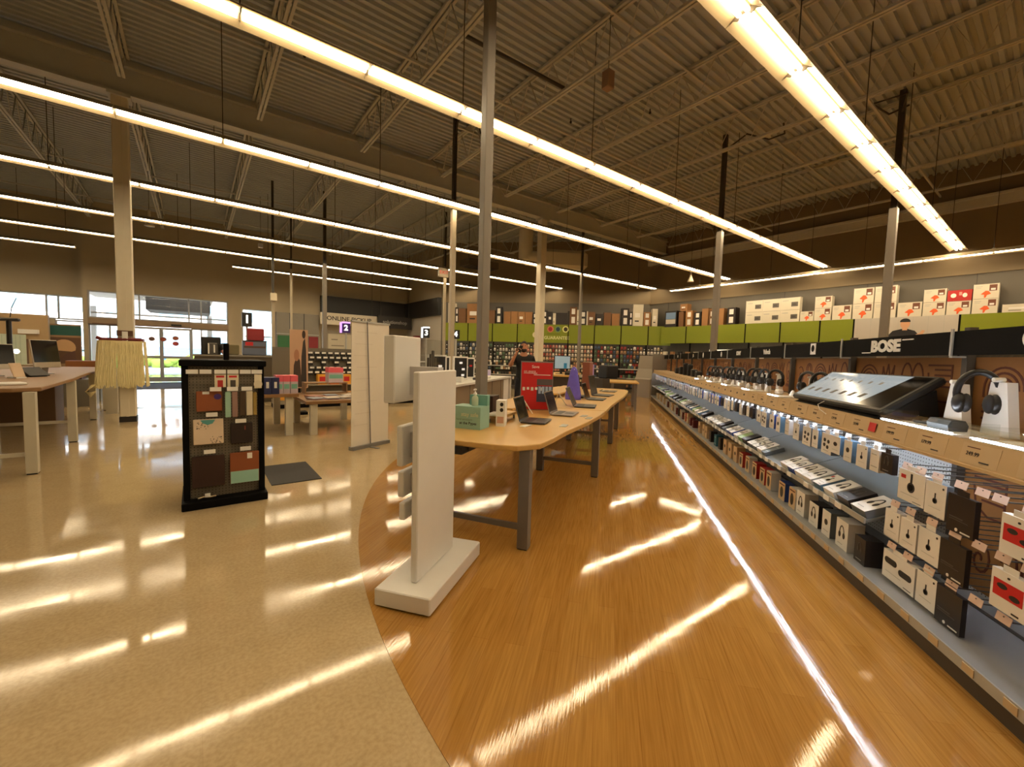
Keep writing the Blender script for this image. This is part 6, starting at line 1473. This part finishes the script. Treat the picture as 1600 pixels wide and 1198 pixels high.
# ================================================================== PERSON
def person():
    px, py = 5.85, 7.35
    face = math.atan2(-py, -px)       # looks towards the camera
    r = T('person', 'bearded person in black shirt and dark jeans raising a phone to the face', 'person', (px, py, 0), face + PI / 2)
    # local: faces -y, x to the viewer's right
    SK = M('skin', (176, 122, 90), .55, noise=.04); HAIR = M('dark_hair', (34, 24, 20), .7); CL = M('black_shirt', (16, 14, 15), .8); JN = M('dark_jeans', (24, 26, 36), .8)
    def skin(nm, verts, edges, rad, mt, root=0, par=r, sub=2):
        me = bpy.data.meshes.new(nm); me.from_pydata(verts, edges, []); me.materials.append(mt)
        o = bpy.data.objects.new(nm, me); COL.objects.link(o); o.parent = par
        sm = o.modifiers.new('skin', 'SKIN'); sm.use_smooth_shade = True
        for i, q in enumerate(rad):
            me.skin_vertices[0].data[i].radius = q if isinstance(q, tuple) else (q, q)
        me.skin_vertices[0].data[root].use_root = True
        o.modifiers.new('sub', 'SUBSURF').levels = sub; o.modifiers['sub'].render_levels = sub
        return o
    # body
    V = [(0, .0, .94), (0, 0, 1.1), (0, .0, 1.28), (0, 0, 1.42), (0, -.01, 1.50), (0, -.02, 1.575),   # 0-5 pelvis..neck top
         (-.18, .01, 1.40), (-.30, -.10, 1.22), (-.20, -.27, 1.42),       # 6-8 left (viewer's left) arm raised to face
         (.18, .01, 1.40), (.255, .03, 1.14), (.22, -.13, .95),           # 9-11 other arm
         (-.10, 0, .86), (-.11, -.02, .48), (-.12, .02, .09), (-.13, -.13, .035),
         (.10, 0, .86), (.12, -.01, .48), (.14, .03, .09), (.16, -.12, .035), (-.15, -.32, 1.52), (.21, -.19, .88)]
    Ed = [(0, 1), (1, 2), (2, 3), (3, 4), (4, 5), (3, 6), (6, 7), (7, 8), (3, 9), (9, 10), (10, 11), (0, 12), (12, 13), (13, 14), (14, 15), (0, 16), (16, 17), (17, 18), (18, 19), (8, 20), (11, 21)]
    Rd = [(.12, .09), (.13, .1), (.15, .11), (.12, .08), .06, .055, .06, .05, .034, .06, .048, .034, .075, .055, .045, .035, .075, .055, .045, .035, .03, .03]
    skin('body', V, Ed, Rd, SK)
    # shirt
    Vs = [(0, .0, .84), (0, .0, .93), (0, 0, 1.1), (0, 0, 1.28), (0, 0, 1.415), (0, -.005, 1.49), (-.185, .01, 1.395), (-.265, -.065, 1.27), (.185, .01, 1.395), (.235, .022, 1.22)]
    skin('shirt', Vs, [(0, 1), (1, 2), (2, 3), (3, 4), (4, 5), (4, 6), (6, 7), (4, 8), (8, 9)], [(.19, .14), (.185, .138), (.172, .13), (.185, .138), (.155, .11), (.085, .085), .082, .066, .082, .064], CL)
    Vj = [(0, 0, 1.05), (0, 0, .9), (-.10, 0, .84), (-.11, -.02, .48), (-.12, .02, .1), (.10, 0, .84), (.12, -.01, .48), (.14, .03, .1)]
    skin('jeans', Vj, [(0, 1), (1, 2), (2, 3), (3, 4), (1, 5), (5, 6), (6, 7)], [(.17, .125), (.175, .13), .105, .078, .062, .105, .078, .062], JN)
    for s in (-1, 1):
        m = MB(); m.bbox(s * .14 - .05, s * .14 + .05, -.20, .09, 0, .09, BLACK, .03); m.build('shoe', r)
    # head
    m = MB(); c = (0, -.045, 1.655)
    vs = []; n = 20; mm = 14
    for i in range(mm + 1):
        ph = PI * i / mm
        for k in range(n):
            t = 2 * PI * k / n; z = -math.cos(ph); rr = math.sin(ph)
            x = .078 * rr * math.cos(t); y = .098 * rr * math.sin(t)
            if z < -.2: x *= 1 - .25 * (-.2 - z); y = y * (1 - .1 * (-.2 - z)) - .012 * (-.2 - z)
            vs.append((c[0] + x, c[1] + y, c[2] + z * .118))
    fs = [(i * n + k, i * n + (k + 1) % n, (i + 1) * n + (k + 1) % n, (i + 1) * n + k) for i in range(mm) for k in range(n)]
    m.add(vs, fs, SK, None, True)
    m.add([(-.016, -.14, 1.63), (.016, -.14, 1.63), (0, -.166, 1.632), (0, -.142, 1.675)], [(0, 1, 2), (1, 3, 2), (3, 0, 2)], SK, None, True)
    for s in (-1, 1): m.ell((s * .08, -.03, 1.65), .012, .022, .032, SK, 10, 6)
    m.ell((0, -.132, 1.604), .026, .012, .007, M('lips', (140, 80, 66), .5), 10, 6)
    hd = m.build('head', r)
    m = MB()
    for s in (-1, 1): m.ell((s * .03, -.131, 1.665), .013, .008, .007, M('eye_dark', (24, 18, 16), .3), 10, 6); m.box(s * .03 - .018, s * .03 + .018, -.139, -.13, 1.683, 1.690, HAIR)
    m.build('eyes', hd)
    m = MB(); vs = []
    for i in range(9):
        ph = PI * .52 * i / 8
        for k in range(n):
            t = 2 * PI * k / n; fr = max(0, -math.sin(t)); lim = ph if ph < PI * (.52 - .2 * fr) else PI * (.52 - .2 * fr)
            vs.append((c[0] + .085 * math.sin(lim) * math.cos(t), c[1] + .105 * math.sin(lim) * math.sin(t) + .004, c[2] + .126 * math.cos(lim)))
    m.add(vs, [(i * n + k, (i + 1) * n + k, (i + 1) * n + (k + 1) % n, i * n + (k + 1) % n) for i in range(8) for k in range(n)], HAIR, None, True); m.build('hair', hd)
    m = MB(); m.ell((0, -.085, 1.575), .064, .066, .050, HAIR, 16, 10); m.build('beard', hd)
    # hands
    def hand(base, dirv, up, grip, nm, side):
        o = T if False else None
        d = Vector(dirv).normalized(); u = Vector(up); u = (u - d * u.dot(d)).normalized(); w_ = d.cross(u)
        B = Vector(base)
        V = [B - d * .02, B + d * .035, B + d * .08]; E_ = [(0, 1), (1, 2)]; R_ = [(.024, .020), (.034, .017), (.036, .014)]
        for q, (off, l) in enumerate(((-.030, .062), (-.010, .072), (.011, .068), (.030, .054))):
            a = len(V); p0 = B + d * .082 + w_ * off; V += [p0, p0 + d * l * .45 + u * (-.012 * grip), p0 + d * l * .55 + u * (-.04 * grip), p0 + d * l * (.35 if grip > .5 else .9) + u * (-.058 * grip)]
            E_ += [(2, a), (a, a + 1), (a + 1, a + 2), (a + 2, a + 3)]; R_ += [.0095, .009, .0085, .0075]
        a = len(V); V += [B + d * .02 + w_ * side * .034, B + d * .05 + w_ * side * .06 - u * .01, B + d * .085 + w_ * side * .058 - u * .03]; E_ += [(1, a), (a, a + 1), (a + 1, a + 2)]; R_ += [.012, .0105, .009]
        skin(nm, V, E_, R_, SK, 0, r, 1)
    hand((-.155, -.315, 1.505), (.45, .1, .75), (-.2, 1, .1), .9, 'hand', 1)
    hand((.212, -.185, .885), (-.05, -.25, -.9), (1, 0, 0), .4, 'hand', -1)
    return r
person()
ph = MB(); ph.bbox(-.037, .037, -.005, .005, -.075, .075, BLACK, .004); 
fa = math.atan2(-7.35, -5.85) + PI / 2
lx, ly, lz = -.085, -.325, 1.60
o = ph.build('smartphone', loc=(5.85 + lx * math.cos(fa) - ly * math.sin(fa), 7.35 + lx * math.sin(fa) + ly * math.cos(fa), lz), rz=fa); o.rotation_euler = (.1, .5, fa); tag(o, 'black smartphone held up by the person in black', 'phone')

# ================================================================== OUTSIDE
ASPH = M('asphalt', (150, 150, 148), .9, noise=.06); GRASS = M('hedge_green', (120, 150, 60), .9, noise=.25, nscale=5); BLD = M('pale_facade', (216, 214, 210), .8, noise=.03); BLG = M('facade_glass', (120, 160, 176), .2)
m = MB(); m.box(-40, 40, YN + 6.01, 70, -.2, -.02, ASPH); S(m.build('floor'))
m = MB(); m.box(-28, 22, 58, 64, -.02, 9, BLD)
for q in range(12): m.box(-27 + q * 4, -24.4 + q * 4, 57.95, 58, 4.6, 6.0, BLG); m.box(-27 + q * 4, -24.4 + q * 4, 57.95, 58, .8, 3.0, BLG)
o = m.build('building'); tag(o, 'pale low building with glass bands across the car park', 'building')
rnd = random.Random(9)
for j in range(6):
    m = MB(); x = -9 + j * 2.6
    for q in range(14): m.ell((rnd.uniform(-1.1, 1.1), rnd.uniform(-.3, .3), rnd.uniform(.25, .75)), rnd.uniform(.25, .45), .3, rnd.uniform(.2, .35), GRASS, 10, 6)
    o = m.build('shrub', loc=(x, 34, -.02)); tag(o, 'green shrub in the bed across the car park, %s from the left' % ORD[j], 'shrub', 'shrubs outside the entrance')
m = MB(); m.box(-12, 8, 33.2, 34.8, -.02, .12, BLD); o = m.build('planter_kerb'); tag(o, 'pale kerb around the shrubs outside the entrance', 'kerb')
def car(x, y, c, lb):
    r = T('car', lb, 'car', (x, y, -.02)); mt = M('car_%d%d%d' % c, c, .25)
    m = MB(); m.xprism([(-.9, .3), (.9, .3), (.92, .7), (.85, .85), (-.85, .85), (-.92, .7)], -2.2, 2.2, mt); m.xprism([(-.82, .85), (.82, .85), (.65, 1.42), (-.65, 1.42)], -1.3, 1.2, mt); m.build('body', r)
    m = MB(); m.box(-1.15, 1.05, -.79, -.76, .92, 1.3, BLG); m.build('side_windows', r)
    for sx in (-1.35, 1.35):
        for sy in (-.78, .78): m = MB(); m.cyl((sx, sy - .1, .32), (sx, sy + .1, .32), .32, BLACK, n=18); m.build('wheel', r)
car(-.8, 39, (70, 110, 150), 'blue car parked beyond the shrubs outside the entrance'); car(-6.5, 39.5, (150, 154, 160), 'silver car parked left of the blue one outside')
m = MB(); m.box(-1.7, .6, YN + 2.5, YN + 5, 3.05, 3.6, M('canopy_dark', (84, 78, 70), .7)); m.box(-3.6, -3.3, YN + 2.6, YN + 2.9, -.02, 3.05, BLD); m.box(.5, .7, YN + 4, YN + 4.2, -.02, 3.05, BLD); m.box(-3.6, .7, YN + 2.5, YN + 5, 3.6, 3.75, BLD); o = m.build('entrance_canopy'); tag(o, 'dark edged canopy outside above the sliding doors', 'canopy')

# ================================================================== LIGHT AND CAMERA
w = bpy.data.worlds.new('World'); sc.world = w; w.use_nodes = True
nt = w.node_tree; bg = nt.nodes['Background']
sky = nt.nodes.new('ShaderNodeTexSky'); sky.sky_type = 'NISHITA'; sky.sun_disc = False; sky.sun_elevation = math.radians(48); sky.sun_rotation = math.radians(200); sky.air_density = 1.2; sky.dust_density = 3
nt.links.new(sky.outputs['Color'], bg.inputs['Color']); bg.inputs['Strength'].default_value = SKY_S
su = bpy.data.lights.new('sun', 'SUN'); su.energy = SUN_E; su.angle = .02; su.color = (1, .97, .92)
so = bpy.data.objects.new('sun', su); COL.objects.link(so); so.rotation_euler = (math.radians(42), 0, math.radians(20))

cam = bpy.data.cameras.new('camera'); co = bpy.data.objects.new('camera', cam); COL.objects.link(co)
cam.sensor_fit = 'HORIZONTAL'; cam.sensor_width = 36.0; cam.lens = 656.95 / 1600 * 36.0; cam.clip_start = .02; cam.clip_end = 300
p, rl, yw = map(math.radians, (3.6177, 1.64034, 52.96927))
fw = Vector((math.cos(yw) * math.cos(p), math.sin(yw) * math.cos(p), -math.sin(p))); rt = Vector((math.sin(yw), -math.cos(yw), 0)); up = rt.cross(fw)
R_ = math.cos(rl) * rt + math.sin(rl) * up; U_ = math.cos(rl) * up - math.sin(rl) * rt
co.matrix_world = Matrix(((R_.x, U_.x, -fw.x, 0), (R_.y, U_.y, -fw.y, 0), (R_.z, U_.z, -fw.z, 1.42), (0, 0, 0, 1)))
sc.camera = co
sc.view_settings.view_transform = 'Standard'; sc.view_settings.look = 'None'; sc.view_settings.gamma = 1.0; sc.view_settings.use_curve_mapping = False
sc.view_settings.exposure = EXPO
cy = sc.cycles
cy.max_bounces = 6; cy.diffuse_bounces = 3; cy.glossy_bounces = 3; cy.transmission_bounces = 3; cy.transparent_max_bounces = 6
cy.caustics_reflective = False; cy.caustics_refractive = False; cy.sample_clamp_indirect = 6.0
